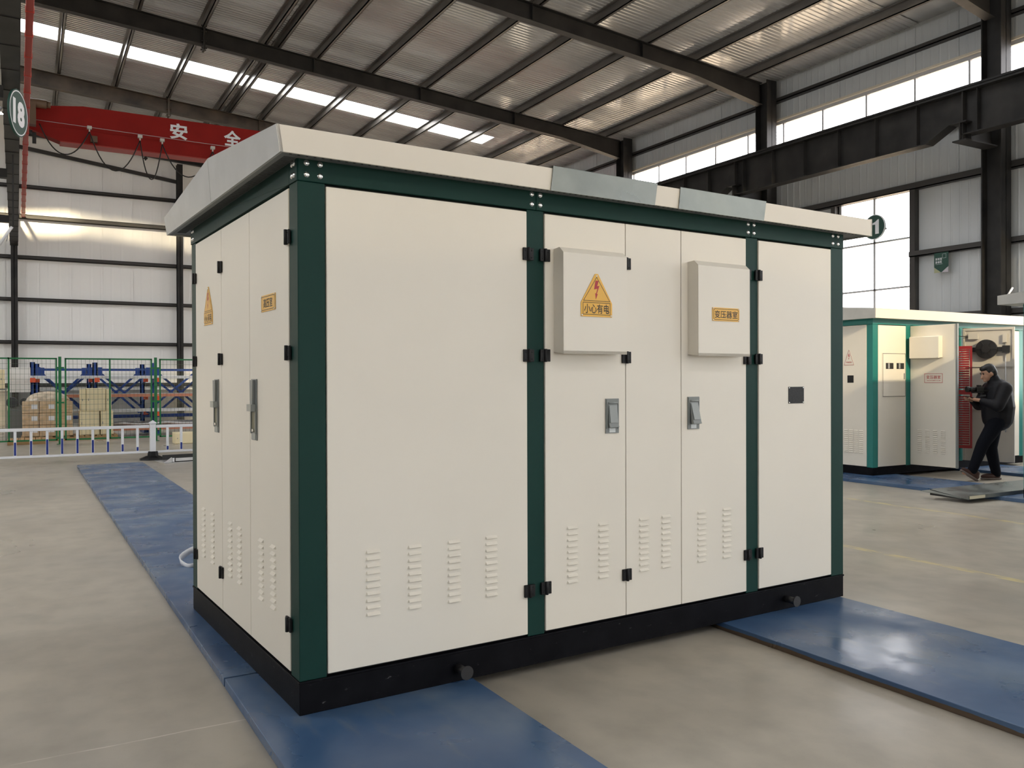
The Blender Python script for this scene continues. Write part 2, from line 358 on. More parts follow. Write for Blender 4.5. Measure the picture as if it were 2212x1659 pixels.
MB().box((-6, YE-.06, 0), (12, YE+.05, 1.12)).box((-6, YE-.09, 1.12), (12, YE+.05, 1.16)).build('plinth', mat('grey_plinth', (.20,.195,.185), .7, var=.15, vscale=3), we)
MB().beam((-.35, YE-.1, 9.55), (5.0, YE-.1, 8.87), .06, .13).build('diagonal_brace', M['girt'], we)
def hcol(name, x, y, z0, z1, wx, wy, label, m, group=None, flange_dir='y'):
    t = thing(name, label, 'column', (x, y, 0), 0, group)
    tf = .022
    if flange_dir == 'x':       # flanges perpendicular to X (faces look along X)
        MB().box((-wx/2, -wy/2, z0), (-wx/2+tf, wy/2, z1)).build('flange', m, t); MB().box((wx/2-tf, -wy/2, z0), (wx/2, wy/2, z1)).build('flange', m, t)
        MB().box((-wx/2, -.008, z0), (wx/2, .008, z1)).build('web', m, t)
    else:
        MB().box((-wx/2, -wy/2, z0), (wx/2, -wy/2+tf, z1)).build('flange', m, t); MB().box((-wx/2, wy/2-tf, z0), (wx/2, wy/2, z1)).build('flange', m, t)
        MB().box((-.008, -wy/2, z0), (.008, wy/2, z1)).build('web', m, t)
    MB().box((-wx/2-.05, -wy/2-.05, 0), (wx/2+.05, wy/2+.05, .025)).build('base_plate', m, t)
    return t
hcol('end_wall_post', -.38, YE-.26, 0, 9.7, .2, .26, 'dark steel end-wall post standing in line under the left runway girder', M['steel'])
hcol('end_wall_post', 4.93, YE-.26, 0, 9.5, .2, .26, 'dark steel end-wall post rising behind the blue racks left of the big cabinet', M['steel'])
# --- right wall
wr = structure(MB().box((XR+.06, YB, 0), (XR+.12, YE, 1.2)).box((XR+.06, YB, 8.12), (XR+.12, YE, 9.3)).box((XR+.06, YB, 5.75), (XR+.12, YE, 6.86)).build('wall_right', M['wall_r']))
bays = [-14.2+6*i for i in range(8)]
win_spans = [(b0+8.08-6, b0+10.0-6) for b0 in bays]     # tall windows: Y 11.88..13.80 in the bay starting at 9.8
cs = MB(); corr(cs, 1.0, 5, .008, 4.45); cm = cs.mesh('wall_sheet', M['wall_r'])
prev = YB
for a, b in win_spans+[(YE, YE)]:
    MB().box((XR+.06, prev, 1.2), (XR+.12, a, 5.75)).build('wall_panel', M['wall_r'], wr); prev = b
for i, (a, b) in enumerate(win_spans):
    nxt = win_spans[i+1][0] if i+1 < len(win_spans) else YE
    if nxt < 4: continue
    n = int((nxt-b-.3)//1.0); o = (nxt-b-n*1.0)/2
    for k in range(n): link('wall_sheet', cm, wr, (XR+.05, b+o+(k+1)*1.0, 1.25), (0, 0, -H90))
es = MB(); corr(es, 1.0, 5, .006, .98); em = es.mesh('eave_sheet', M['wall_r'])
ms = MB(); corr(ms, 1.0, 5, .008, 1.05); mm = ms.mesh('wall_sheet', M['wall_r'])
for k in range(25):
    link('eave_sheet', em, wr, (XR+.05, YE-k*1.0, 8.2), (0, 0, -H90)); link('wall_sheet', mm, wr, (XR+.05, YE-k*1.0, 5.8), (0, 0, -H90))
for z in (2.8, 4.2):
    prev = 2.0
    for a, b in win_spans+[(YE, YE)]:
        if a < 2: continue
        MB().box((XR-.12, prev, z-.06), (XR-.10, a-.02, z+.06)).box((XR-.12, prev, z-.06), (XR+.05, a-.02, z-.04)).build('girt', M['girt'], wr); prev = b+.02
for z, t in ((5.68, .14), (8.66, .09), (6.80, .10)):
    MB().box((XR-.12, 2, z-t/2), (XR-.10, YE, z+t/2)).box((XR-.12, 2, z-t/2), (XR+.05, YE, z-t/2+.02)).build('girt', M['girt'], wr)
for a, b in win_spans:
    if a < 2: continue
    for y in (a-.09, b+.09): MB().box((XR-.1, y-.06, 1.1), (XR+.05, y+.06, 5.68)).build('jamb_post', M['girt'], wr)
wn = 0
def tall_window(a, b):
    global wn; wn += 1
    t = MB()
    x0, x1 = XR+.02, XR+.09; z0, z1 = 1.2, 5.67
    t.box((x0, a, z0), (x1, a+.06, z1)).box((x0, b-.06, z0), (x1, b, z1)).box((x0, a, z1-.06), (x1, b, z1)).box((x0, a, z0), (x1, b, z0+.06))
    w_ = structure(t.build('window_%d' % wn, M['frame']))
    mid = (a+b)/2
    MB().box((x0+.01, mid-.025, z0+.06), (x1-.01, mid+.025, z1-.06)).build('mullion', M['frame'], w_)
    zs = [z0+.06, 2.44, 3.52, 4.60, z1-.06]
    for z in zs[1:-1]: MB().box((x0+.01, a+.06, z-.02), (x1-.01, b-.06, z+.02)).build('transom', M['frame'], w_)
    for i in range(4):
        for c0, c1 in ((a+.06, mid-.025), (mid+.025, b-.06)):
            if 11 < a < 13: MB().box((x0+.03, c0, zs[i]+.02), (x0+.036, c1, zs[i+1]-.02)).build('pane', M['glass'], w_)
    return w_
for a, b in win_spans: tall_window(a, b)
def clerestory(y0, y1, x, inward, dz=0.):
    global wn; wn += 1
    xs = sorted((x, x-inward*.07)); t = MB().box((xs[0], y0, 8.06+dz), (xs[1], y1, 8.14+dz)).box((xs[0], y0, 6.84+dz), (xs[1], y1, 6.92+dz))
    w_ = structure(t.build('window_%d' % wn, M['frame']))
    n = max(1, round((y1-y0)/1.242)); p = (y1-y0)/n
    for i in range(n+1): MB().box((xs[0], y0+i*p-.022, 6.92+dz), (xs[1], y0+i*p+.022, 8.06+dz)).build('mullion', M['frame'], w_)
    for i in range(n):
        if inward > 0 and y0+i*p > 7: MB().box((xs[0]+.03, y0+i*p+.022, 6.92+dz), (xs[0]+.036, y0+(i+1)*p-.022, 8.06+dz)).build('pane', M['glass'], w_)
clerestory(10.57-1.242*20, 10.57-1.242*5, XR+.1, 1)
clerestory(10.57-1.242*5, 10.57+1.242*18, XR+.1, 1)
MB().box((XR-.03, 2, 8.14), (XR+.06, YE, 8.19)).build('window_flashing', mat('pale_flashing', (.62,.56,.45), .4), wr)
# --- left wall of the next bay (out of frame) with the same clerestory, and rear wall with an unseen door opening sized for the light
wl = structure(MB().box((XL-.12, YB, 0), (XL-.06, YE, 6.66)).box((XL-.12, YB, 7.92), (XL-.06, YE, 9.3)).build('wall_left', M['wall_r']))
clerestory(YB, YE, XL-.02, -1, -.2)
wb = MB().box((XL, YB-.1, 0), (1, YB, 9.3)).box((7, YB-.1, 0), (XR+.1, YB, 9.3)).box((1, YB-.1, 4.0), (7, YB, 9.3)).prism([(XL, 9.3), (XR+.1, 9.3), (XRIDGE, zroof(XRIDGE))], 'y', YB-.1, YB)
structure(wb.build('wall_rear', M['wall_r']))
# --- roof: corrugated sheets running down the slope, one translucent sheet in view plus added light openings
roofm = MB(); 
for x0, x1, side in ((XRIDGE, XR+.12, 1), (XL-.1, XRIDGE, -1)):
    ops = [(s0, s0+1.0) for s0 in SKYS] if side > 0 else [q[:2] for q in SKYL]
    ys = [YB]+[v for q in sorted(ops) for v in q]+[YE+.12]
    xe = 13.5 if side > 0 else -14.3
    for i in range(0, len(ys), 2):
        roofm.prism([(x0, zroof(x0)+.05), (x1, zroof(x1)+.05), (x1, zroof(x1)+.12), (x0, zroof(x0)+.12)], 'y', ys[i], ys[i+1])
    if side < 0:
        for q in SKYL:
            if q[2] < XRIDGE: roofm.prism([(q[2], zroof(q[2])+.05), (x1, zroof(x1)+.05), (x1, zroof(x1)+.12), (q[2], zroof(q[2])+.12)], 'y', q[0], q[1])
    for s0, s1 in ops:
        a, b = (xe, x1) if side > 0 else (x0, xe)
        roofm.prism([(a, zroof(a)+.05), (b, zroof(b)+.05), (b, zroof(b)+.12), (a, zroof(a)+.12)], 'y', s0, s1)
ceil = structure(roofm.build('ceiling', M['roof']))
def roof_sheet(x0, x1, name, m):
    mb = MB(); pr = sheet_profile(.99, 8, .016); k = len(pr); xs = [x0, x1]
    vs = [(x, a, zroof(x)+.03-b) for x in xs for a, b in pr]
    mb.add(vs, [(i, i+1, k+i+1, k+i) for i in range(k-1)]); return mb.mesh(name, m)
rs_r = roof_sheet(XRIDGE, XR+.05, 'roof_sheet', M['roof']); rs_rs = roof_sheet(13.5, XR+.05, 'roof_sheet_short', M['roof'])
y = 33.73
while y > 11.0:
    if abs(y-24.73) < .01: link('roof_sheet', rs_rs, ceil, (0, y, 0))
    else: link('roof_sheet', rs_r, ceil, (0, y-1.0 if False else y, 0))
    y -= 1.0
for s0 in SKYS:
    pr = [(XRIDGE, zroof(XRIDGE)+.045), (13.5, zroof(13.5)+.045), (13.5, zroof(13.5)+.049), (XRIDGE, zroof(XRIDGE)+.049)]
    if s0 > 20:
        wn += 1
        structure(MB().prism(pr, 'y', s0+.02, s0+.97).build('window_%d' % wn, M['skylight']))
# --- purlins
for i, x in enumerate((.8, 2.3, 3.75, 5.25, 5.58, 6.6, 8.1, 9.7, 11.15, 12.7, 14.2, 15.85)):
    z = zroof(x)+.02; pz = z-.2
    p = MB().box((x-.01, -6, pz), (x+.01, YE+.05, z)).box((x-.01, -6, pz), (x+.07, YE+.05, pz+.02)).box((x-.07, -6, z-.02), (x+.01, YE+.05, z)).box((x+.055, -6, pz), (x+.07, YE+.05, pz+.04))
    structure(p.build('purlin', M['purlin'], ceil))
# --- rafters (I sections with a haunch towards the wall column and a bolted splice)
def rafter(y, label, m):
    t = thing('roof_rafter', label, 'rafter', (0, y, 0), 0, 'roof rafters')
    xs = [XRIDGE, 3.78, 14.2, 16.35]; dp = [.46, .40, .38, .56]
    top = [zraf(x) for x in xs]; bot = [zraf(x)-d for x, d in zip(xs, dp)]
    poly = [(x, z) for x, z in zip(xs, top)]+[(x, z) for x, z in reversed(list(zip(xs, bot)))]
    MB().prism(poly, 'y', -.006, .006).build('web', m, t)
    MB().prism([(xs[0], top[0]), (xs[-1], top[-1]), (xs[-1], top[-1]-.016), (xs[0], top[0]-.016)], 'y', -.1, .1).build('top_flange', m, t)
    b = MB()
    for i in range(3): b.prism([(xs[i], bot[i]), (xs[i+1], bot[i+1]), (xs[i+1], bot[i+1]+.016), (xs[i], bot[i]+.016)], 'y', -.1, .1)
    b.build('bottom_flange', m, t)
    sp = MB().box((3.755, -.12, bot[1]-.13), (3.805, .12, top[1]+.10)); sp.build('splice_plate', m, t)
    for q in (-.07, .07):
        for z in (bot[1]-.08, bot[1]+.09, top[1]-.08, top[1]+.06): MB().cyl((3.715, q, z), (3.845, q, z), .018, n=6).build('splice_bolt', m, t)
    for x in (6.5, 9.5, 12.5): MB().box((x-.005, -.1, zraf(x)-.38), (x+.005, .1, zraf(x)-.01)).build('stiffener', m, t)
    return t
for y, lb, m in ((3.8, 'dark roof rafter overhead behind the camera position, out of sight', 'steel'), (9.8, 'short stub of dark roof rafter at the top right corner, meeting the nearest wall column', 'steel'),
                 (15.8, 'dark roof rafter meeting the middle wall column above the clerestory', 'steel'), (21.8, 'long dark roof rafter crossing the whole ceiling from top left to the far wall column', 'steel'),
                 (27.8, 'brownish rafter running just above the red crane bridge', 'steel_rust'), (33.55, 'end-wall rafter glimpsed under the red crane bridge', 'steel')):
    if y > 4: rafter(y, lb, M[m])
# --- right columns + runway girders
names = {9.8: 'nearest wall column, dark steel, at the right behind the cabinets', 15.8: 'middle dark steel wall column standing behind the big cabinet roof', 21.8: 'far dark steel wall column, its top showing above the cabinet roof', 27.8: 'hidden dark steel wall column beyond the big cabinet', 3.8: 'dark steel wall column just outside the right edge'}
for y in (9.82, 15.82, 21.82):
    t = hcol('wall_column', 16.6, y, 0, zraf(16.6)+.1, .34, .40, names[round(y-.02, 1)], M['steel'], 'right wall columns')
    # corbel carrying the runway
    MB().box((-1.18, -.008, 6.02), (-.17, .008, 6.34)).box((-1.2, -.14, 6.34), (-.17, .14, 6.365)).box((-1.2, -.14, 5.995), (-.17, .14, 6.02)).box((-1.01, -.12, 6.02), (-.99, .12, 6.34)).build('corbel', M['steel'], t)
def runway(x, y0, y1, label, mirror=False, hz=1.0):
    t = thing('crane_runway_girder', label, 'girder', (x, y0, 0), 0, 'crane runway girders'); L_ = y1-y0
    prof = [(0, 6.37), (.25, 6.37), (.75, 6.12), (L_, 6.12), (L_, 6.96), (0, 6.96)]
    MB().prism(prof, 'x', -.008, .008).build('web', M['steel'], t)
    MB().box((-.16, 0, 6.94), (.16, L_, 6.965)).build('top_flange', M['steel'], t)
    MB().box((-.13, L_-.03, 6.02), (.13, L_-.006, 6.94)).build('end_plate', M['steel'], t)
    b = MB()
    for (a, za), (c, zc) in zip(prof[:3], prof[1:4]): b.prism([(a, za), (c, zc), (c, zc+.02), (a, za+.02)], 'x', -.13, .13)
    b.build('bottom_flange', M['steel'], t)
    k = 1
    while k*.95 < L_-.2:
        MB().box((-.12, k*.95-.006, 6.15 if k*.95 > .8 else 6.4), (.12, k*.95+.006, 6.94)).build('stiffener', M['steel'], t); k += 1
    pads = MB(); yy = .05                                    # rail pads leave paired gaps of daylight
    while yy < L_-.15:
        pads.box((-.05, yy, 6.965), (.05, min(L_, yy+.44), 6.985)); yy += .47
        if yy+.1 < L_: pads.box((-.05, yy, 6.965), (.05, yy+.10, 6.985))
        yy += .13
    pads.build('rail_pads', M['steel'], t)['kind'] = 'stuff'
    MB().box((-.045, 0, 6.985), (.045, L_, 7.0)).box((-.012, 0, 7.0), (.012, L_, 7.05)).box((-.03, 0, 7.04), (.03, L_, 7.08)).build('rail', M['steel'], t)
for y, lb in ((3.82, 'runway girder section at the right edge, cut off by the frame'), (9.82, 'long dark runway girder between the nearest and middle wall columns'), (15.82, 'runway girder section between the middle and far wall columns'), (21.82, 'runway girder section beyond the far wall column, behind the big cabinet roof')):
    runway(15.6, y, y+6, lb)
# left runway seen end-on from below
lg = thing('crane_runway_girder', 'left runway girder seen end-on along the left edge', 'girder', (-.17, 11.5, 0), math.radians(.55), 'crane runway girders')
MB().box((-.12, -6, 6.1), (.12, 22.0, 6.125)).build('bottom_flange', M['steel'], lg)
MB().box((-.008, -6, 6.12), (.008, 22.0, 6.96)).build('web', M['steel'], lg)
MB().box((-.14, -6, 6.94), (.14, 22.0, 6.965)).build('top_flange', M['steel'], lg)
for k in range(20): MB().box((-.125, 1.0+k*1.05, 6.09), (.125, 1.02+k*1.05, 6.94)).build('stiffener', M['steel'], lg)
MB().box((-.03, -6, 6.985), (.03, 22, 7.06)).box((-.05, -6, 6.965), (.05, 22, 6.985)).build('rail', M['steel'], lg)
for k in range(3):   # brackets fixing the girder to columns outside the frame
    MB().box((-.95, 3.9+k*6.0, 5.9), (-.1, 4.1+k*6.0, 6.09)).build('bracket', M['steel'], lg)
cr = thing('conductor_rail', 'red power rail hanging in line down the left edge', 'rail', (.06, 14.5, 0), math.radians(.5))
MB().box((-.055, -6, 7.12), (.055, 19.2, 7.19)).build('rail_bar', M['red2'], cr, bevel=.01)
clm = MB().box((-.062, 0, 7.11), (.062, .05, 7.20)).mesh('rail_clip', M['red2'])
for k in range(18): link('rail_clip', clm, cr, (0, .4+k*1.05, 0))
MB().box((-.09, 19.2, 7.08), (.1, 19.35, 7.24)).build('end_cap', M['cable'], cr)
MB().beam((.0, 16.9, 7.19), (.0, 16.9, 7.4), .02, .02).build('bracket', M['steel'], cr)
# number discs
def disc(name, label, loc, rz, r, txt, th=.03):
    t = thing(name, label, 'sign', loc, rz)
    m = MB(); n = 40
    ring = lambda q, y: [(q*math.cos(2*math.pi*i/n), y, q*math.sin(2*math.pi*i/n)) for i in range(n)]
    m.add(ring(r, 0)+ring(r, th), [tuple(range(n)), tuple(range(2*n-1, n-1, -1))]+[(i, (i+1) % n, n+(i+1) % n, n+i) for i in range(n)], 0)
    a, b = (ring(r*.90, -.001), ring(r*.95, -.001)) if len(txt) > 1 else (ring(r*.94, -.001), ring(r*.999, -.001))
    m.add(a+b, [(i, (i+1) % n, n+(i+1) % n, n+i) for i in range(n)], 1)
    if len(txt) > 1: put_text(m, txt, -.62*r, -.55*r, .62*r, .55*r, -.002, 1, .05)
    else: poly2d(m, [(.15*r+.29*r*a_, .57*r*b_) for a_, b_ in ((.65, 1), (1, 1), (1, -1), (-.16, -1), (-.16, .33), (-1, .33), (-1, .55), (-.1, .72))], -.002, 1)
    m.build('disc', [M['banner'], M['white']], t)
    return t
d18 = disc('number_sign', 'round dark green sign with a white 18 on the left girder', (-.10, 15.45, 5.70), math.radians(70), .364, '18')
MB().box((-.02, .03, .2), (.02, .05, .385)).build('bracket', M['steel'], d18)
d1 = disc('number_sign', 'round dark green sign with a white 1 in front of the tall window', (16.5, 12.52, 4.88), math.radians(-90), .28, '1')
MB().box((-.02, .03, -.02), (.02, .42, .02)).build('bracket', M['steel'], d1)
# hanging banner on the right wall
bn = thing('wall_banner', 'small dark green arrow-shaped notice on the right wall', 'notice', (XR-.14, 11.08, 3.72), -H90)
b = MB().prism([(-.16, .42), (-.16, .12), (0, 0), (.16, .12), (.16, .42)], 'y', -.006, 0, 0)
for gx in range(3):
    for gz in range(2):
        x_, z_ = -.13+gx*.052, .265-gz*.065
        if gx == 2 and gz == 1: put_text(b, '区', x_, z_, x_+.044, z_+.048, -.0075, 1, .03); continue
        for k_ in range(3): b.box((x_+.003*((k_+gx) % 2), -.0075, z_+k_*.018), (x_+.044-.006*((k_+gz) % 2), -.006, z_+k_*.018+.009), 1)
        for k_ in range(2): b.box((x_+.008+.02*k_, -.0075, z_), (x_+.017+.02*k_, -.006, z_+.045), 1)
b.box((-.13, -.0075, .178), (.03, -.006, .182), 1); line2d(b, [(.03, .30), (.11, .30), (.11, .385), (.03, .385)], .004, -.0075, 1)
b.build('banner_panel', [M['banner'], M['white']], bn)
MB().prism([(-.16, .115), (-.16, 0), (-.005, 0)], 'y', -.005, 0).build('banner_corner', mat('banner_tan', (.36,.36,.22), .5), bn); MB().prism([(.16, .115), (.16, 0), (.005, 0)], 'y', -.005, 0).build('banner_corner', mat('banner_lilac', (.44,.42,.46), .5), bn)
# white pipes at the left edge
for z1, hz, lb in ((7.02, 0, 'upper white lamp arm at the left edge beside the 18 sign'), (4.62, 1, 'lower white lamp arm at the left edge')):
    t = thing('lamp_arm', lb, 'lamp arm', (-.44 if not hz else -.26, 20, z1)); MB().tube([(0, 0, 0), (-.03, 0, -.05), (-.22, 0, -.37)], .028, 8).build('tube', M['white'], t); MB().tube([(-.04, 0, -.02), (-.1, 0, -.3)], .012, 6).build('strut', M['frame'], t)
    (MB().beam((.02, 0, 0), (.02, 0, 6.085-z1), .03, .03) if hz else MB().beam((.02, 0, -.1), (.055, 0, -.1), .03, .03)).build('hanger', M['steel'], t)
# ================================================================== OVERHEAD CRANE
cr = thing('overhead_crane', 'red overhead crane bridge lettered in white under the roof', 'crane', (0, 23.0, 0))
gp = [(.0, 7.46), (.70, 7.22), (15.0, 7.22), (15.5, 7.42), (15.5, 7.98), (14.6, 8.13), (1.2, 8.13), (.0, 7.97)]
gird = MB().prism(gp, 'y', 0, .34).build('bridge_girder', M['red'], cr)
MB().box((.70, -.05, 7.195), (15.0, .39, 7.22)).build('bottom_flange', mat('flange_red', (.34,.03,.02), .5), cr)
MB().box((.5, -.004, 7.55), (15.2, 0, 7.57)).build('seam_strip', M['red'], cr)
for s_, x0, x1, z0, z1 in (('安', 3.16, 3.58, 7.63, 8.03), ('全', 4.48, 4.91, 7.63, 8.04)):
    m = MB(); put_text(m, s_, x0, z0, x1, z1, -.006, 0, .03); m.build('character', M['white'], gird)
for x in (-.27, 15.6):
    e = MB().box((x-.12, -.5, 7.14), (x+.12, 1.0, 7.46)); e.build('end_truck', M['red'], cr, bevel=.02)
    for q in (-.3, .8): MB().cyl((x-.04, q, 7.185), (x+.04, q, 7.185), .10, n=20).build('wheel', M['steel'], cr)
MB().cyl((.02, -.25, 7.98), (.42, -.25, 7.98), .10, n=16).cyl((.42, -.25, 7.98), (.5, -.25, 7.98), .075, n=16).box((.0, -.35, 7.46), (.2, -.1, 7.98)).build('drive_motor', M['brown'], cr)
MB().box((1.35, -.12, 7.27), (1.5, -.02, 7.42)).build('end_stop', M['brown'], cr)
MB().box((.12, -.42, 7.0), (.2, -.36, 7.25)).cyl((.02, -.42, 7.22), (.12, -.42, 7.22), .07, n=12).build('current_collector', M['cable'], cr)
MB().cyl((.2, -.22, 7.60), (15.0, -.22, 7.42), .006, n=5).build('festoon_wire', M['frame'], cr)
clips = [(.27, 7.6), (1.32, 7.56), (2.44, 7.5), (2.95, 7.48), (4.16, 7.45), (4.9, 7.43)]; lows = [6.86, 6.60, 6.48, 6.64, 6.9]
for x, z in clips[1:]: MB().box((x-.05, -.27, z-.02), (x+.05, -.17, z+.05)).box((x-.015, -.235, z-.08), (x+.015, -.205, z-.02)).build('festoon_trolley', mat('trolley_grey', (.55,.54,.5), .5), cr)
for (a, za), (b2, zb_), lo in zip(clips, clips[1:], lows):
    pts = []
    for i in range(17):
        t = i/16; s_ = (2*t-1)
        z = (za+(zb_-za)*t-.08)*(abs(s_)**2.0)+lo*(1-abs(s_)**2.0); pts.append((a+(b2-a)*t, -.22+.03*math.sin(9*t), z))
    MB().tube(pts, .014, 6).build('festoon_cable', M['cable'], cr)
# ================================================================== MAIN CABINET
W, D, ZB, ZT = 3.69, 2.057, .146, 2.30
FACES = {'F': 0.0, 'S': -H90}
def louver_mesh(m):
    b = MB(); w2 = .0365
    b.add([(-.031,0,.008),(.031,0,.008),(.031,-.0115,-.0045),(-.031,-.0115,-.0045),(-w2,0,-.006),(w2,0,-.006),(.029,-.003,-.0075),(-.029,-.003,-.0075)],
          [(0,1,2,3),(0,3,4),(1,5,2),(3,2,6,7),(4,3,7),(5,6,2)])
    return b.mesh('louver', m)
LOUV = louver_mesh(M['cream'])
def hinge_mesh():
    b = MB(); b.box((-.031, -.010, -.031), (-.003, 0, .031)).box((.003, -.010, -.031), (.031, 0, .031)).cyl((0, -.012, -.033), (0, -.012, .033), .0085, n=10)
    for s_ in (-1, 1):
        for z in (-.018, .018): b.cyl((s_*.018, -.010, z), (s_*.018, -.0125, z), .004, n=8)
    return b.mesh('hinge', M['black_rubber'])
HINGE = hinge_mesh()
def rivet_mesh(): return MB().dome((0, 0, 0), .0135, .006).mesh('rivet', M['rivet'])
RIVET = rivet_mesh()
def warn_triangle():
    """yellow plate 0.204 x 0.222 m, origin at its bottom centre"""
    b = MB(); ol = [(-.102,0),(.102,0),(.102,.072),(.010,.222),(-.010,.222),(-.102,.072)]
    b.prism(ol, 'y', -.003, 0, 0)
    line2d(b, [(0,.205),(.086,.082),(-.086,.082)], .0028, -.0034, 1); frame2d(b, -.090, .010, .090, .074, .0028, -.0034, 1)
    bolt2d(b, .0, .138, .042, .098, -.0036, 2); put_text(b, '小心有电', -.082, .017, .082, .066, -.0036, 1)
    for x, z in ((0,.211),(-.095,.007),(.095,.007)): b.dome((x, -.003, z), .005, .003, m=3, n=8)
    return b.mesh('warning_sign', [M['yellow'], M['ink'], M['red_ink'], M['rivet']])
def room_plate(txt):
    b = MB().box((-.110, -.003, -.0385), (.110, 0, .0385), 0)
    line2d(b, [(-.101,-.022),(-.093,-.031),(.093,-.031),(.101,-.022),(.101,.022),(.093,.031),(-.093,.031),(-.101,.022)], .0028, -.0034, 1)
    k = len(txt); put_text(b, txt, -.0235*k, -.022, .0235*k, .022, -.0036, 1)
    for x in (-.104, .104):
        for z in (-.033, .033): b.dome((x, -.003, z), .0045, .003, m=2, n=8)
    return b.mesh('room_sign', [M['yellow'], M['ink'], M['rivet']])
TRI = warn_triangle()
def box_handle(parent, a, z, open_=.12):
    h = MB().box((-.045, -.006, -.093), (.045, 0, .093)).build('handle', M['handle'], parent, (a, -.002, z), bevel=.003)
    return h
def handle_mesh(kind):
    """front: paddle lock 0.09 x 0.186; side: long swing-handle 0.09 x 0.30"""
    b = MB()
    if kind != 'long':
        b.box((-.045,-.005,-.093),(.045,0,.093),0)
        for a in ((-.042,-.009,.066,.042,-.003,.088),(-.042,-.009,-.068,-.036,-.003,.068),(.036,-.009,-.068,.042,-.003,.068)): b.box(a[:3], a[3:], 0)
        op = .010 if kind == 'shut' else .024
        b.prism([(-.008,.062),(-.010-op,-.045),(-.016-op,-.060),(-.006-op*.6,-.064),(-.004,.058)], 'x', -.031, .031, 0)
        b.prism([(-.011,.056),(-.0125-op,-.036),(-.0135-op,-.036),(-.0125,.056)], 'x', -.026, .026, 1)
        b.cyl((-.030,-.010,.070),(.030,-.010,.070),.005,n=8,m=1)
        b.box((-.022,-.0068,-.088),(.020,-.005,-.066),2)
        return b.mesh('handle', [M['handle'], mat('handle_light', (.28,.30,.29), .35), M['sticker']])
    b.box((-.046,-.004,-.150),(.046,0,.150),0)
    b.prism([(-.026,.145),(.026,.145),(.020,.01),(-.020,.01)], 'y', -.018, -.004, 0)
    b.box((-.036,-.030,-.008),(.036,-.004,.026),1)
    b.box((-.034,-.0055,-.112),(.034,-.004,-.012),2)
    b.box((-.044,-.010,-.118),(-.034,-.004,-.010),0); b.box((.034,-.010,-.118),(.044,-.004,-.010),0)
    b.cyl((0,-.004,-.103),(0,-.014,-.103),.008,n=10,m=3); b.box((-.03,-.0062,-.146),(.03,-.004,-.118),1)
    return b.mesh('handle', [M['handle'], mat('handle_light', (.28,.30,.29), .35), M['olive'], M['rivet']])
HSHUT, HOPEN, HLONG = handle_mesh('shut'), handle_mesh('ajar'), handle_mesh('long')
K = thing('transformer_kiosk', 'large cream kiosk cabinet with dark green frame on a black base in the centre', 'cabinet', (1.00677, 3.61369, .045), math.radians(2.8718))
# base
base = MB().box((0, 0, 0), (W, D, ZB-.012)).box((-.004, -.004, ZB-.012), (W+.004, D+.004, ZB)).build('base_frame', M['base'], K, bevel=.003)
for u in (.775, 3.115):
    MB().cyl((u, 0, .066), (u, -.085, .066), .021, n=18).cyl((u, -.085, .066), (u, -.091, .066), .033, n=22).build('lifting_lug', mat('lug_steel', (.022,.021,.022), .4), base)
# body behind the doors
MB().box((.02, .03, ZB), (W-.02, D-.03, 2.42)).build('inner_body', M['dark'], K)
# posts
for (a, b_, c, d_) in ((0, 0, .123, .112), (0, D-.118, .118, D), (W-.125, 0, W, .112), (W-.118, D-.112, W, D)):
    MB().box((a, b_, ZB), (c, d_, ZT)).build('corner_post', M['green'], K, bevel=.004)
for a, c in ((1.180, 1.282), (2.766, 2.869)):
    MB().box((a, .004, ZB), (c, .06, ZT)).build('intermediate_post', M['green'], K, bevel=.003)
# beams with rivets
segs = [(0, 1.2318), (1.2332, 2.8043), (2.8057, W)]
rv = [[.040, .100, 1.207], [1.258, 2.780], [2.831, 3.580, 3.634]]
for (a, c), us in zip(segs, rv):
    bm_ = MB().box((a, -.004, ZT), (c, .10, 2.44)).build('top_beam', M['green'], K, bevel=.004)
    for u in us:
        for z in (2.379, 2.329): link('rivet', RIVET, bm_, (u, -.0042, z))
bs = MB().box((-.004, .10, ZT), (.09, D-.06, 2.44)).box((-.004, -.003, ZT), (.0, .10, 2.44)).box((-.004, D-.06, ZT), (.09, D+.003, 2.44)).build('top_beam', M['green'], K, bevel=.003)
for v in (.033, .062, D-.07, D-.035):
    for z in (2.379, 2.329): link('rivet', RIVET, bs, (-.0042, v, z), (0, 0, -H90))
MB().box((W-.09, .10, ZT), (W+.004, D, 2.44)).build('top_beam', M['green'], K); MB().box((0, D-.08, ZT), (W, D+.003, 2.44)).build('top_beam', M['green'], K)
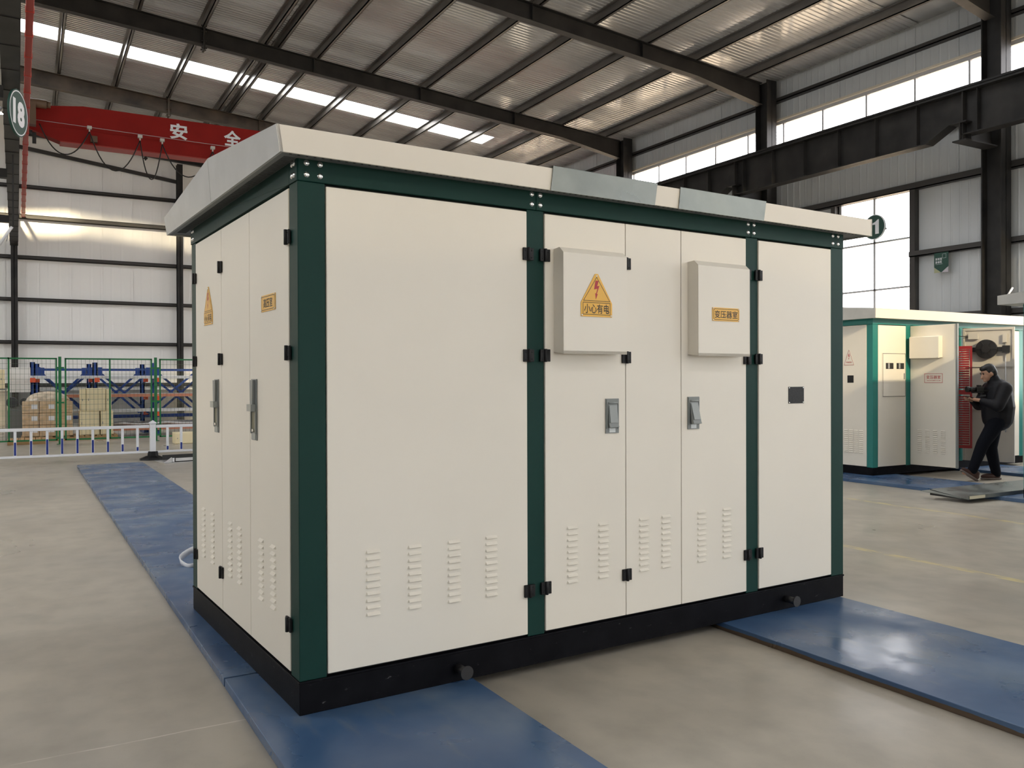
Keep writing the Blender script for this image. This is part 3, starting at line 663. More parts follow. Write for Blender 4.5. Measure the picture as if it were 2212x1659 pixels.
# roof
RX0, RX1, RY0, RY1, RZ0, RZ1, RZR = -.104, 3.858, -.10, 2.29, 2.386, 2.498, 2.618
ymid = (RY0+RY1)/2
rf = MB(); 
rf.prism([(RY0+.006, RZ1-.004), (ymid, RZR-.004), (RY1-.006, RZ1-.004), (RY1-.006, RZ1-.024), (ymid, RZR-.024), (RY0+.006, RZ1-.024)], 'x', RX0+.006, RX1-.006)
roof = rf.build('roof', M['cream2'], K)
fas = MB().prism([(RX0, RZ0), (RX1, RZ0), (RX1, RZ1-.004), (RX0-.016, RZ1)], 'y', RY0, RY0+.012).build('front_fascia', M['cream2'], roof, bevel=.002)
MB().box((RX0, RY1-.012, RZ0), (RX1, RY1, RZ1)).build('back_fascia', M['cream2'], roof)
for va, vb in ((RY0, ymid-.002), (ymid+.002, RY1)):
    za = RZ1 if va < 0 else RZR; zc = RZR if va < 0 else RZ1
    b = MB(); lo = [(RX0, va, RZ0), (RX0, vb, RZ0)]; hi = [(RX0-.016, vb, zc), (RX0-.016, va, za)]; q = lo+hi
    b.add(q+[(x+.012, y_, z) for x, y_, z in q], [(0,1,2,3),(7,6,5,4),(0,4,5,1),(1,5,6,2),(2,6,7,3),(3,7,4,0)]); b.build('gable_panel', M['grey_white'], roof)
MB().prism([(RY0, RZ0), (RY1, RZ0), (RY1, RZ1), (ymid, RZR), (RY0, RZ1)], 'x', RX1-.012, RX1).build('gable_panel', M['cream2'], roof)
# soffit: plain margin, perforated strip inside
sf = mat('soffit_grey', (.16,.17,.165), .5)
MB().box((RX0+.012, RY0+.012, RZ0+.008), (RX1-.012, 0, RZ0+.012)).box((RX0+.012, 0, RZ0+.008), (0, D, RZ0+.012)).box((RX0+.012, D, RZ0+.008), (RX1-.012, RY1-.012, RZ0+.012)).box((W, 0, RZ0+.008), (RX1-.012, D, RZ0+.012)).build('soffit', sf, roof)
b = MB(); MB().box((RX0+.012, RY0+.012, RZ0), (RX0+.035, RY1-.012, RZ0+.008)).build('soffit_lip', sf, roof)
u = -.05
while u < 3.78: b.prism([(u-.006, -.072), (u+.004, -.072), (u+.008, -.052), (u-.002, -.052)], 'z', RZ0+.006, RZ0+.009); u += .0355
so_ = b.build('vent_slots', M['dark'], roof); so_['kind'] = 'stuff'
b = MB(); v = .0
while v < 2.2: b.box((RX0+.04, v-.0035, RZ0+.0062), (-.008, v+.0035, RZ0+.009)); v += .021
so_ = b.build('soffit_perforations', mat('soffit_slot', (.05,.055,.055), .6), roof); so_['kind'] = 'stuff'
# galvanised sheets folded over the front fascia
for q, nm in (([(1.251, 2.383), (1.938, 2.383), (1.958, 2.504), (1.268, 2.508)], 0), ([(2.113, 2.383), (2.800, 2.383), (2.822, 2.502), (2.128, 2.504)], 1)):
    b = MB().prism(q, 'y', RY0-.0075, RY0-.0055)
    (xa, za), (xb, zb_) = q[3], q[2]
    b.add([(xa, RY0-.0075, za), (xb, RY0-.0075, zb_), (xb, RY0+.10, zb_+.004), (xa, RY0+.10, za+.004), (xa, RY0-.0075, za-.002), (xb, RY0-.0075, zb_-.002), (xb, RY0+.10, zb_+.002), (xa, RY0+.10, za+.002)], [(0,1,2,3),(7,6,5,4),(0,4,5,1),(2,6,7,3)])
    o = b.build('galvanised_cover_sheet', M['galv'], roof)
    if nm: o['label'] = 'bright mottled galvanised sheet'
# doors
def door(face, a0, a1, z0=.160, z1=2.288, louv=(), parent=K, th=.022, mt=None, n=10, ztop=.672, pitch=.0312, lm=None):
    c = (a0+a1)/2; hw = abs(a1-a0)/2; hz = (z1-z0)/2; zc = (z0+z1)/2
    loc = (c, -.003, zc) if face == 'F' else (-.003, c, zc)
    d = MB().box((-hw, 0, -hz), (hw, th, hz)).build('door', mt or M['cream'], parent, loc, (0, 0, FACES[face]), bevel=.0035)
    for u in louv:
        lx = (u-c) if face == 'F' else (c-u)
        for k in range(n): link('louver', lm or LOUV, d, (lx, 0, ztop-pitch*k-zc))
    d['c'] = c; return d, c, zc
d1_, _, _ = door('F', .127, 1.176, louv=(.340, .547, .755, .962))
d2_, c2_, z2_ = door('F', 1.286, 1.8165, louv=(1.455, 1.661))
d3_, _, _ = door('F', 1.8205, 2.227, louv=(1.945, 2.109))
d4_, c4_, z4_ = door('F', 2.231, 2.762, louv=(2.387, 2.593))
d5_, c5_, z5_ = door('F', 2.873, 3.562)
link('handle', HSHUT, d2_, (1.720-c2_, -.001, 1.247-z2_)); link('handle', HOPEN, d4_, (2.320-c4_, -.001, 1.249-z4_))
b = MB().box((-.073, -.0025, -.0525), (.073, 0, .0525), 0)
for x in (-.066, .066):
    for z in (-.046, .046): b.dome((x, -.0025, z), .005, .003, m=1, n=8)
b.build('name_plaque', [M['plaque'], M['rivet']], d5_, (3.215-c5_, -.0005, 1.340-z5_))
dA, cA, zA = door('S', 1.302, 1.930, louv=(1.735, 1.512)); dB, cB, zB = door('S', .738, 1.298, louv=(1.120, .932)); dC, cC, zC = door('S', .116, .734, louv=(.542, .350))
link('handle', HLONG, dA, (cA-1.403, -.001, 1.300-zA)); link('handle', HLONG, dC, (cC-.648, -.001, 1.300-zC))
link('warning_sign', TRI, dA, (cA-1.597, -.0005, 1.770-zA))['label'] = 'yellow triangular electric-shock warning plate'
link('room_sign', room_plate('高压室'), dC, (cC-.412, -.0005, 1.808-zC))['label'] = 'yellow plate with black Chinese lettering'
# hinges
for u, z in ((1.180,2.074),(1.282,2.075),(1.181,1.564),(1.281,1.566),(1.183,.380),(1.284,.381),(1.8195,.381),(1.8185,1.562),(1.8185,2.070),(2.866,2.073),(2.766,2.073),(2.766,1.562),(2.866,1.564),(2.767,.381),(2.870,.381)):
    link('hinge', HINGE, K, (u, -.004, z), bevel=.002, seg=1)
for v, z in ((.115,2.072),(.115,1.564),(.118,.370),(1.30,2.074),(1.30,1.562),(1.302,.374),(1.934,2.074),(1.934,1.562),(1.936,.370)):
    link('hinge', HINGE, K, (-.004, v, z), (0, 0, -H90), bevel=.002, seg=1)
# ventilation hoods on doors 2 and 4
def hood(u0, u1):
    b = MB(); pr = [(-.003, 1.585), (-.003, 2.112), (-.053, 2.117), (-.086, 2.088), (-.086, 1.575)]; t = .0015
    b.prism(pr, 'x', u0, u0+t); b.prism(pr, 'x', u1-t, u1)
    for (ya, za), (yb, zb_) in zip(pr[1:], pr[2:]):
        b.add([(u0, ya, za), (u1, ya, za), (u1, yb, zb_), (u0, yb, zb_), (u0, ya+.001, za-.0015), (u1, ya+.001, za-.0015), (u1, yb+.0015, zb_-.0005), (u0, yb+.0015, zb_-.0005)], [(0,1,2,3),(7,6,5,4),(0,4,5,1),(2,6,7,3),(1,5,6,2),(0,3,7,4)])
    b.box((u0, -.086, 1.575), (u1, -.080, 1.590)); b.box((u0+.03, -.06, 1.60), (u1-.03, -.004, 1.604))
    return b.build('vent_hood', M['cream'], K)
h1 = hood(1.341, 1.758); h2 = hood(2.281, 2.702)
link('warning_sign', TRI, h1, (1.552, -.0865, 1.767))['label'] = 'yellow triangular electric-shock warning plate'
link('room_sign', room_plate('变压器室'), h2, (2.500, -.0865, 1.815))['label'] = 'yellow plate with black Chinese lettering'
# ================================================================== BLUE FLOOR PLATES
def plate(x0, x1, y0, y1, rz, label, m, th=.045, px=None):
    t = MB().box((0, 0, 0), (x1-x0, y1-y0, th)).build('floor_plate', m, None, (x0, y0, 0), (0, 0, rz), bevel=.003)
    return tag(t, label, 'floor plate', 'blue steel track plates')
r5 = math.radians(.45)
plate(.845, 1.885, -1.9, 4.255, r5*.5, 'blue steel floor plate at bottom centre under the near corner of the cabinet', M['plate'])
plate(.82, 1.86, 4.272, 10.565, r5, 'blue floor plate along the left side of the cabinet, middle of three in line', M['plate'])
plate(.77, 1.81, 10.58, 16.34, r5, 'far blue floor plate ending in front of the white barrier', M['plate'])
plate(3.565, 4.665, -3.2, 10.0, 0, 'blue floor plate with rusty edge running under the right end of the cabinet', M['plate_rust'])
plate(10.28, 11.38, 6.75, 13.5, 0, 'blue floor plate under the left end of the teal-framed cabinet', M['plate'])
plate(10.28, 11.38, -1, 6.70, 0, 'blue floor plate at the right edge in front of the galvanised trough', M['plate'])
plate(13.0, 14.1, 1.0, 13.5, 0, 'blue floor plate behind the walking man', M['plate'])
# crumpled white strap on the plate behind the cabinet's left side
pts = [(.085*math.cos(t)*(1+.15*math.sin(3*t)), .10*math.sin(t), .055+.05*math.sin(t+.6)) for t in [i*2*math.pi/22 for i in range(20)]]
b = MB(); k = len(pts)
vs = [(x, y_, z-.018) for x, y_, z in pts]+[(x*1.12, y_*1.1, z+.03) for x, y_, z in pts]
b.add(vs, [(i, i+1, k+i+1, k+i) for i in range(k-1)], 0, True)
o = b.build('packing_strap', M['paper'], None, (1.12, 7.02, .037)); sm = o.modifiers.new('solid', 'SOLIDIFY'); sm.thickness = .004
tag(o, 'crumpled white strap lying on the blue plate beside the cabinet', 'strap')
# ================================================================== WHITE BARRIER
bt = thing('barrier', 'white barrier with blue-marked balusters in front of the green fence', 'barrier', (0, 17.25, 0))
MB().box((-2.4, -.02, .60), (1.98, .02, .655)).box((2.10, -.02, .60), (5.2, .02, .655)).build('top_rail', M['white'], bt, bevel=.006)
MB().box((-2.4, -.018, .130), (1.98, .018, .170)).box((2.10, -.018, .130), (5.2, .018, .170)).build('bottom_rail', M['white'], bt, bevel=.006)
bal = MB().box((-.022, -.014, .17), (.022, .014, .60)).mesh('baluster', M['white'])
xsb = [(-.72,.33),(-.46,.37),(-.2,.41),(.045,.43),(.295,.45),(.53,.455),(.775,.44),(1.025,.41),(1.275,.37),(1.52,.31),(1.775,.25),(2.30,.25),(2.545,.31),(2.79,.37)]
for x, z in xsb:
    o = link('baluster', bal, bt, (x, 0, 0)); MB().box((-.016, -.017, .18), (.016, -.0145, z)).build('blue_strip', M['refl_blue'], o)
ps = MB().box((-.05, -.05, .06), (.05, .05, .68)).build('post', M['white'], bt, (2.04, 0, 0), bevel=.006)
MB().add([(-.062,-.062,.68),(.062,-.062,.68),(.062,.062,.68),(-.062,.062,.68),(-.062,-.062,.70),(.062,-.062,.70),(.062,.062,.70),(-.062,.062,.70),(0,0,.745)], [(0,3,2,1),(0,1,5,4),(1,2,6,5),(2,3,7,6),(3,0,4,7),(4,5,8),(5,6,8),(6,7,8),(7,4,8)]).build('post_cap', M['white'], ps)
fb = MB(); n = 10
def frus(b, r0, r1, z0, z1, sx=1, sy=1):
    vs = [(sx*r*math.cos(2*math.pi*i/8+.39), sy*r*math.sin(2*math.pi*i/8+.39), z) for r, z in ((r0, z0), (r1, z1)) for i in range(8)]
    b.add(vs, [tuple(range(7, -1, -1)), tuple(range(8, 16))]+[(i, (i+1) % 8, 8+(i+1) % 8, 8+i) for i in range(8)])
frus(fb, .25, .24, 0, .03, 1, .8); frus(fb, .23, .12, .03, .075, 1, .8); frus(fb, .10, .09, .075, .16)
fb.build('rubber_foot', M['black_rubber'], bt, (2.04, 0, 0))
# ================================================================== GREEN FENCE
FY = 22.6
def fence_post(x, label):
    t = thing('fence_post', label, 'fence post', (x, FY, 0), 0, 'green fence posts')
    MB().box((-.032, -.032, 0), (.032, .032, 2.06)).build('post', M['fence'], t); MB().box((-.07, -.07, 0), (.07, .07, .012)).build('foot_plate', M['fence'], t)
    for z in (1.80, .98, .15): MB().box((-.09, -.02, z-.02), (.09, .02, z+.02)).build('bracket', M['fence'], t)
def mesh_fence(x0, x1, mids, label):
    t = thing('mesh_fence', label, 'fence', (x0, FY, 0), 0, 'green wire fence panels'); L_ = x1-x0; z0, z1 = .09, 2.03; q = .018
    MB().box((0, -q, z1-2*q), (L_, q, z1)).box((0, -q, z0), (L_, q, z0+2*q)).box((0, -q, z0), (2*q, q, z1)).box((L_-2*q, -q, z0), (L_, q, z1)).build('frame', M['fence'], t)
    for m in mids: MB().box((m-x0-q, -q, z0), (m-x0+q, q, z1)).build('upright', M['fence'], t)
    b = MB(); x = .09
    while x < L_-.03: b.box((x-.0025, -.0025, z0+.02), (x+.0025, .0025, z1-.02)); x += .088
    z = z0+.12
    while z < z1-.03: b.box((.02, -.005, z-.0025), (L_-.02, 0, z+.0025)); z += .12
    o = b.build('wire_mesh', M['wire'], t); o['kind'] = 'stuff'
fence_post(.655, 'green fence post in front of the wrapped cardboard boxes'); fence_post(2.745, 'green fence post beside the white barrier post')
mesh_fence(-1.3, .60, [-.38], 'green wire fence panel in front of the wrapped cardboard boxes, at the left edge')
mesh_fence(.755, 2.665, [1.72], 'green wire fence panel in front of the stacked beige panels')
mesh_fence(2.83, 4.75, [], 'green wire fence panel cut off by the cabinet')
# ================================================================== RACKS
def upright(x, y, label, h=1.99):
    t = thing('cantilever_rack_upright', label, 'rack', (x, y, 0), 0, 'blue cantilever racks')
    MB().box((-.06, -.05, 0), (-.03, .05, h)).box((.03, -.05, 0), (.06, .05, h)).box((-.06, -.05, 0), (.06, -.035, h)).build('column', M['blue'], t)
    MB().box((-.06, -1.0, 0), (.06, .1, .12)).build('foot', M['blue'], t)
    for z in (1.48, .98, .55):
        a = MB().prism([(0, z-.09), (0, z+.06), (-.85, z+.05), (-.85, z)], 'x', -.035, .035).build('arm', M['blue'], t)
        MB().box((-.06, -.90, z-.03), (.06, -.84, z+.09)).build('end_cap', M['orange'], a, bevel=.008)
RY = 25.9
for i, x in enumerate((.11, 1.60, 3.08, 4.58)):
    upright(x, RY, ['blue rack upright with orange arm caps behind the wrapped boxes', 'blue rack upright behind the stacked beige panels', 'blue rack upright behind the fence post by the barrier', 'outermost right blue rack upright of the front row, behind the big cabinet'][i])
for i, x in enumerate((.22, 1.52, 2.92, 4.5)):
    upright(x, RY+1.15, ['rear blue rack upright just right of the first front upright', 'rear blue rack upright close to the second front upright', 'rear blue rack upright left of the third front upright', 'outermost right blue rack upright of the rear row, behind the big cabinet'][i], 1.97)
xs4 = (.11, 1.60, 3.08, 4.58); nb = 0
for yy, tg in ((RY, 'front'), (RY+1.15, 'rear')):
    xs4 = (.11, 1.60, 3.08, 4.58) if tg == 'front' else (.22, 1.52, 2.92, 4.5)
    for i in range(3):
        t = thing('rack_brace', '%s blue cross brace in the %s rack bay' % (('near' if tg == 'front' else 'set back'), ['left', 'middle', 'right'][i]), 'rack brace', (xs4[i], yy, 0), 0, 'rack bracing')
        w_ = xs4[i+1]-xs4[i]
        for z in (1.80, .48): MB().beam((.062, 0, z), (w_-.062, 0, z), .03, .05).build('tie_bar', M['blue'], t)
        MB().beam((.08, .02, 1.75), (w_-.08, .02, .55), .02, .06).build('diagonal', M['blue'], t); MB().beam((w_-.08, .045, 1.75), (.08, .045, .55), .02, .06).build('diagonal', M['blue'], t)
        for px in (.125, w_-.125): MB().prism([(px-.06, 1.62), (px+.06, 1.62), (px+.06, 1.86), (px-.06, 1.86)], 'y', -.02, -.01).build('gusset', M['blue'], t)
# long stock on the arms
stock = [(1.53,'white',-.55,5.2,.05,-.25,'long white profile on the top rack arms'),(1.53,'alu',.15,5.6,.03,-.62,'long aluminium section on the top rack arms'),(1.03,'copper',.5,5.4,.045,-.66,'copper busbar bundle on the middle rack arms'),(1.03,'alu',.2,5.4,.06,-.27,'grey bundle behind the copper on the middle arms'),
         (.62,'white',.3,5.0,.05,-.28,'white profiles on the lower rack arms'),(.62,'alu',.8,5.3,.04,-.55,'aluminium tube on the lower rack arms'),(.14,'copper',1.9,5.6,.05,-1.0,'copper bars lying low on the rack feet')]
for z, m, x0, x1, r, dy, lb in stock:
    t = thing('bar_stock', lb, 'bar stock', (x0, RY+dy, z+.02), 0, 'bar stock on the rack')
    for k in range(4 if m != 'white' else 3):
        MB().box((random.uniform(0,.15), k*.07-.1, (k % 2)*.03), (x1-x0-random.uniform(0,.2), k*.07-.045, (k % 2)*.03+r)).build('bar', M[m], t)
for z, dz, x0, lb, m in ((.20,.17,2.0,'pink wrapped bundle on the bottom of the rack','copper'), (.315,.12,1.9,'silver wrapped bundle above the pink one','alu')):
    t = thing('wrapped_bundle', lb, 'bundle', (x0, RY-.72, z)); 
    for k in range(5): MB().tube([(i*.36, k*.11+.03*math.sin(i+k), .02*math.sin(2*i+k)) for i in range(9)], .05, 7).build('bar', M[m], t)
# pallets + cartons
def pallet(x, y, w_, d_, label, z=0):
    t = thing('pallet', label, 'pallet', (x, y, z), 0, 'wooden pallets')
    for k in range(3): MB().box((0, k*(d_-.1)/2, 0), (w_, k*(d_-.1)/2+.1, .09)).build('bearer', M['wood'], t)
    n = 7
    for k in range(n): MB().box((k*(w_-.1)/(n-1), 0, .09), (k*(w_-.1)/(n-1)+.1, d_, .115)).build('board', M['wood'], t)
pallet(-.42, 22.85, .8, .9, 'wooden pallet in front of the fence line at the left edge')
pallet(-.15, 23.9, 1.25, 1.0, 'wooden pallet under the wrapped cardboard boxes'); pallet(1.12, 23.9, .88, .9, 'wooden pallet under the stacked beige panels')
def carton(x0, x1, y0, y1, z0, z1, label, m='film', lab=True):
    t = thing('carton', label, 'box', ((x0+x1)/2, y0, z0), 0, 'cardboard boxes')
    a = (x1-x0)/2; MB().box((-a, 0, 0), (a, y1-y0, z1-z0)).build('box', M[m], t, bevel=.012)
    MB().box((-a+.01, -.002, (z1-z0)*.5-.012), (a-.01, 0, (z1-z0)*.5+.012)).build('tape', mat('tape', (.55,.38,.2), .25), t)
    if lab: MB().box((a*.1, -.004, (z1-z0)*.35), (a*.1+.13, -.0015, (z1-z0)*.75)).build('label_sheet', M['paper'], t)
for r, z in enumerate((.115, .405, .695)):
    for c, x in enumerate((-.13, .24, .61)):
        carton(x+.005, x+.365, 23.95+.01*((r+c) % 2), 24.75, z+.003, z+.287, '%s wrapped cardboard box, %s of its row on the pallet' % (('bottom', 'middle', 'upper')[r], ('leftmost', 'centre', 'rightmost')[c]), lab=(c < 2 or r == 1))
tp = MB().add([(-.10,24.0,.99),(.98,24.0,.985),(.98,24.72,.985),(-.10,24.72,.99),(.05,24.05,1.20),(.62,24.1,1.28),(.66,24.62,1.27),(.02,24.6,1.22),(.90,24.1,1.08),(.9,24.6,1.08)], [(0,1,5,4),(1,8,5),(3,7,6,2),(0,4,7,3),(4,5,6,7),(5,8,9,6),(1,2,9,8),(2,6,9)])
o = tp.build('plastic_wrap', mat('wrap_film', (.62,.52,.40), .15, var=.3, vscale=8, spec=1.), None); o.modifiers.new('s', 'SUBSURF').levels = 2; tag(o, 'rumpled clear film heaped on the cardboard boxes', 'plastic wrap')
def bpanel(x0, x1, y0, z0, z1, label, d_=.5):
    t = thing('beige_enclosure', label, 'enclosure', ((x0+x1)/2, y0, z0), 0, 'beige enclosures'); a = (x1-x0)/2; h = z1-z0
    MB().box((-a, .012, 0), (a, d_, h)).build('body', M['beige'], t, bevel=.006); MB().box((-a+.012, 0, .012), (a-.012, .012, h-.012)).build('front_panel', M['beige'], t, bevel=.004)
    MB().box((-a+.04, -.004, h*.45), (-a+.055, 0, h*.55)).build('latch', M['handle'], t)
bpanel(1.13, 1.58, 24.0, .115, .72, 'lower left beige enclosure on the pallet'); bpanel(1.61, 1.90, 24.0, .115, .72, 'lower right beige enclosure on the pallet')
bpanel(1.15, 1.28, 24.0, .722, 1.29, 'upper left narrow beige enclosure of the stack'); bpanel(1.285, 1.72, 23.98, .722, 1.30, 'upper middle wide beige enclosure of the stack'); bpanel(1.73, 1.86, 24.0, .722, 1.28, 'upper right narrow beige enclosure of the stack')
bpanel(3.0, 3.7, 21.2, 0, .26, 'beige box lying on the floor past the barrier', .5)
bpanel(-.62, -.50, 24.6, 1.30, 1.78, 'beige box at the far left edge on a grey stand', .3)
t = thing('equipment_stand', 'grey stand carrying the beige box at the left edge', 'stand', (-.56, 24.75, 0)); MB().box((-.1, -.12, 1.26), (.1, .12, 1.30)).build('shelf', M['handle'], t)
for sx in (-.09, .07):
    for sy in (-.11, .09): MB().box((sx, sy, 0), (sx+.02, sy+.02, 1.26)).build('leg', M['handle'], t)
t = thing('panel_board', 'large white board leaning behind the left fence panel', 'board', (-.42, 25.2, 0)); MB().box((0, 0, 1.2), (.48, .03, 1.84)).build('board', M['wall'], t); MB().box((.02, .03, 0), (.06, .07, 1.84)).box((.42, .03, 0), (.46, .07, 1.84)).build('stand', M['handle'], t)
t = thing('floor_fan_machine', 'grey machine with a round drum behind the wrapped boxes', 'machine', (-.35, 24.9, 0)); MB().box((-.1, -.1, 0), (.35, .35, .75)).build('housing', mat('mach_grey', (.18,.19,.19), .5), t, bevel=.02); MB().cyl((.0, -.12, .95), (0, .3, .95), .13, n=20).cyl((.27, -.12, .95), (.27, .3, .95), .1, n=20).build('drum', mat('mach_dark', (.05,.05,.055), .5), t); MB().box((.4, -.15, .15), (.47, -.08, 1.1)).box((.3, -.15, .5), (.6, -.1, .54)).build('stand_pipe', M['alu'], t); MB().box((-.05,-.05,.75),(.3,.25,.84)).build('cradle', M['handle'], t)
# metal tray by the barrier foot
t = thing('cable_tray', 'galvanised cable tray lying on the floor by the barrier foot', 'cable tray', (2.12, 16.35, 0), math.radians(8))
MB().box((0, 0, 0), (1.8, .62, .01)).prism([(0, 0), (0, .012), (.13, .10), (.14, .10), (.14, 0)], 'y', 0, .02).build('tray_floor', M['alu'], t)
MB().box((.14, .0, .01), (1.8, .025, .10)).box((.14, .595, .01), (1.8, .62, .10)).build('tray_side', M['dark'], t); MB().box((.2, -.006, .03), (1.8, 0, .085)).build('trim_strip', M['alu'], t); MB().box((.145,-.008,.02),(.18,-.001,.09)).build('white_tag', M['paper'], t)
# ================================================================== TEAL CABINETS
U = thing('transformer_kiosk', 'cream kiosk cabinet with teal frame and its doors standing open at the right', 'cabinet', (10.88, 8.28, .045))
UW, UD = 3.9, 2.0
ub = MB().box((0, 0, 0), (UW, UD, .115)).build('base_frame', M['base'], U)
for a, b_, c, d_ in ((0, 0, .115, .105), (UW-.115, 0, UW, .105), (0, UD-.105, .115, UD), (UW-.115, UD-.105, UW, UD)): MB().box((a, b_, .115), (c, d_, 2.25)).build('corner_post', M['teal'], U, bevel=.004)
for a, c in ((.765, .88), (2.115, 2.20)): MB().box((a, .0, .115), (c, .07, 2.25)).build('intermediate_post', M['teal'], U, bevel=.003)
MB().box((-.004, -.004, 2.25), (UW+.004, .10, 2.37)).build('top_beam', M['teal'], U, bevel=.004); MB().box((-.004, .10, 2.25), (.10, UD, 2.37)).build('top_beam', M['teal'], U, bevel=.004); MB().box((UW-.1, .10, 2.25), (UW+.004, UD, 2.37)).build('top_beam', M['teal'], U)
ur = MB().prism([(-.14, 2.46), (UD/2, 2.56), (UD+.14, 2.46), (UD+.14, 2.44), (UD/2, 2.54), (-.14, 2.44)], 'x', -.12, UW+.12).box((-.11, -.13, 2.335), (UW+.11, UD+.13, 2.345)).build('roof', M['cream2'], U)
MB().box((-.13, -.15, 2.33), (UW+.13, -.138, 2.475)).build('front_fascia', M['cream2'], ur); MB().box((-.13, UD+.138, 2.33), (UW+.13, UD+.15, 2.475)).build('back_fascia', M['cream2'], ur)
for x in (-.13, UW+.118): MB().prism([(-.138, 2.33), (UD+.138, 2.33), (UD+.138, 2.475), (UD/2, 2.575), (-.138, 2.475)], 'x', x, x+.012).build('gable_panel', M['grey_white'], ur)
MB().box((.03, UD-.05, .115), (UW-.03, UD-.02, 2.34)).build('back_panel', M['cream'], U); MB().box((UW-.04, .1, .115), (UW-.02, UD, 2.3)).build('end_panel', M['cream'], U)
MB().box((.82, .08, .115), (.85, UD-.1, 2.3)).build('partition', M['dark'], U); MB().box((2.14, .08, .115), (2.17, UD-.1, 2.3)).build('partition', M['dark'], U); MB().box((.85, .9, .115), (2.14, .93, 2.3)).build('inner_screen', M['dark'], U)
# left face
LOUV2 = LOUV
dL, cL, zL = door('S', .108, 1.0, .125, 2.245, louv=(.20, .29, .38, .47), parent=U, n=12, ztop=.66, pitch=.030)
door('S', 1.004, UD-.11, .125, 2.245, parent=U)
def thin_tri(w_, h):
    b = MB().prism([(-w_/2, 0), (w_/2, 0), (0, h)], 'y', -.002, 0, 0); line2d(b, [(-w_/2+.008, .005), (w_/2-.008, .005), (0, h-.012)], .005, -.0025, 1)
    bolt2d(b, 0, h*.52, .035, h*.38, -.0026, 1); put_text(b, '有电危险', -w_*.26, h*.13, w_*.26, h*.24, -.0026, 1); return b.mesh('warning_sign', [M['cream'], M['red_ink']])
link('warning_sign', thin_tri(.19, .245), dL, (cL-.415, -.001, 1.645-zL))['label'] = 'red outlined triangle warning print'
MB().box((-.05, -.003, -.05), (.05, 0, .05)).box((-.056, -.001, -.056), (.056, 0, .056)).build('name_plaque', M['plaque'], dL, (cL-.39, -.0005, 1.435-zL))
# fixed panel with meter hatch
pn = MB().box((.118, -.003, .125), (.762, .02, 2.24)).build('door', M['cream'], U, bevel=.003)
hb = MB().box((.205, -.012, 1.165), (.745, -.003, 1.825)).build('meter_hatch', M['cream'], U, bevel=.004)
b = MB(); frame2d(b, .210, 1.170, .740, 1.820, .007, -.0125, 0); b.build('hatch_gasket', M['dark'], hb)
for x in (.28, .53): MB().box((x, -.014, 1.585), (x+.175, -.0125, 1.675)).build('meter_window', M['dark'], hb); MB().box((x+.05, -.016, 1.59), (x+.085, -.014, 1.67)).build('meter', M['alu'], hb)
MB().box((.70, -.02, 1.43), (.715, -.012, 1.52)).build('hatch_lock', M['handle'], hb)
# open door A (hinged on the left jamb, swung out ~95 deg): local x along the door from hinge
def leaf(name, loc, rz, w_, m, z0=.125, z1=2.24):
    return MB().box((0, -.012, z0), (w_, .012, z1)).build(name, m, U, loc, (0, 0, rz), bevel=.004)
dA2 = leaf('door', (.875, -.005, 0), math.radians(-85), .70, M['cream'])
MB().prism([(0, 1.755), (-.11, 1.745), (-.11, 2.06), (-.08, 2.075), (0, 2.075)], 'x', .05, .50).build('vent_hood', M['cream'], dA2, (0, -.0125, 0))
b = MB().box((-.145, -.002, -.075), (.145, 0, .075), 0); frame2d(b, -.14, -.07, .14, .07, .006, -.0025, 1); put_text(b, '变压器室', -.11, -.012, .11, .042, -.0026, 1); put_text(b, 'TRANSFORMER ROOM', -.105, -.042, .105, -.028, -.0026, 1)
b.build('room_sign', [M['cream'], M['red_ink']], dA2, (.365, -.0125, 1.445)); 
for q in (.15, .27, .39, .51):
    for k in range(12): link('louver', LOUV, dA2, (q, -.0123, .66-.03*k))
MB().box((.70, -.02, .12), (.725, .02, 2.245)).build('edge_channel', M['handle'], dA2)
dB2 = leaf('door', (2.19, -.02, 0), math.radians(-70), .72, M['door_in'])
# inner face of door B looks along its local -y side
for z in (.95, 1.62): MB().box((.02, -.035, z), (.70, -.012, z+.08)).build('stiffening_rib', M['door_in'], dB2)
MB().box((.0, -.03, .13), (.03, -.012, 2.235)).box((.69, -.03, .13), (.72, -.012, 2.235)).box((.03, -.03, 2.2), (.69, -.012, 2.235)).build('edge_return', M['door_in'], dB2)
fan = MB().cyl((.34, -.02, 1.90), (.34, -.10, 1.90), .15, n=28).cyl((.34, -.10, 1.90), (.34, -.12, 1.90), .06, n=16)
for k in range(6):
    t_ = k*math.pi/3; fan.beam((.34+.05*math.cos(t_), -.105, 1.90+.05*math.sin(t_)), (.34+.145*math.cos(t_), -.105, 1.90+.145*math.sin(t_)), .012, .012)
fan.box((.12, -.06, 1.86), (.60, -.02, 1.93)).box((.56, -.075, 1.84), (.66, -.02, 1.95)).build('cooling_fan', M['cam'], dB2)
MB().box((.08, -.06, 2.06), (.22, -.012, 2.15)).build('limit_switch', M['door_in'], dB2); MB().box((.56, -.05, 2.0), (.62, -.012, 2.13)).build('stay_bracket', M['door_in'], dB2); MB().cyl((.6, -.03, .6), (.6, -.03, 2.0), .008, n=8).build('lock_rod', M['alu'], dB2)
MB().cyl((1.0, .02, 2.14), (2.28, -.10, 2.10), .006, n=6).build('stay_rod', M['steel'], U)
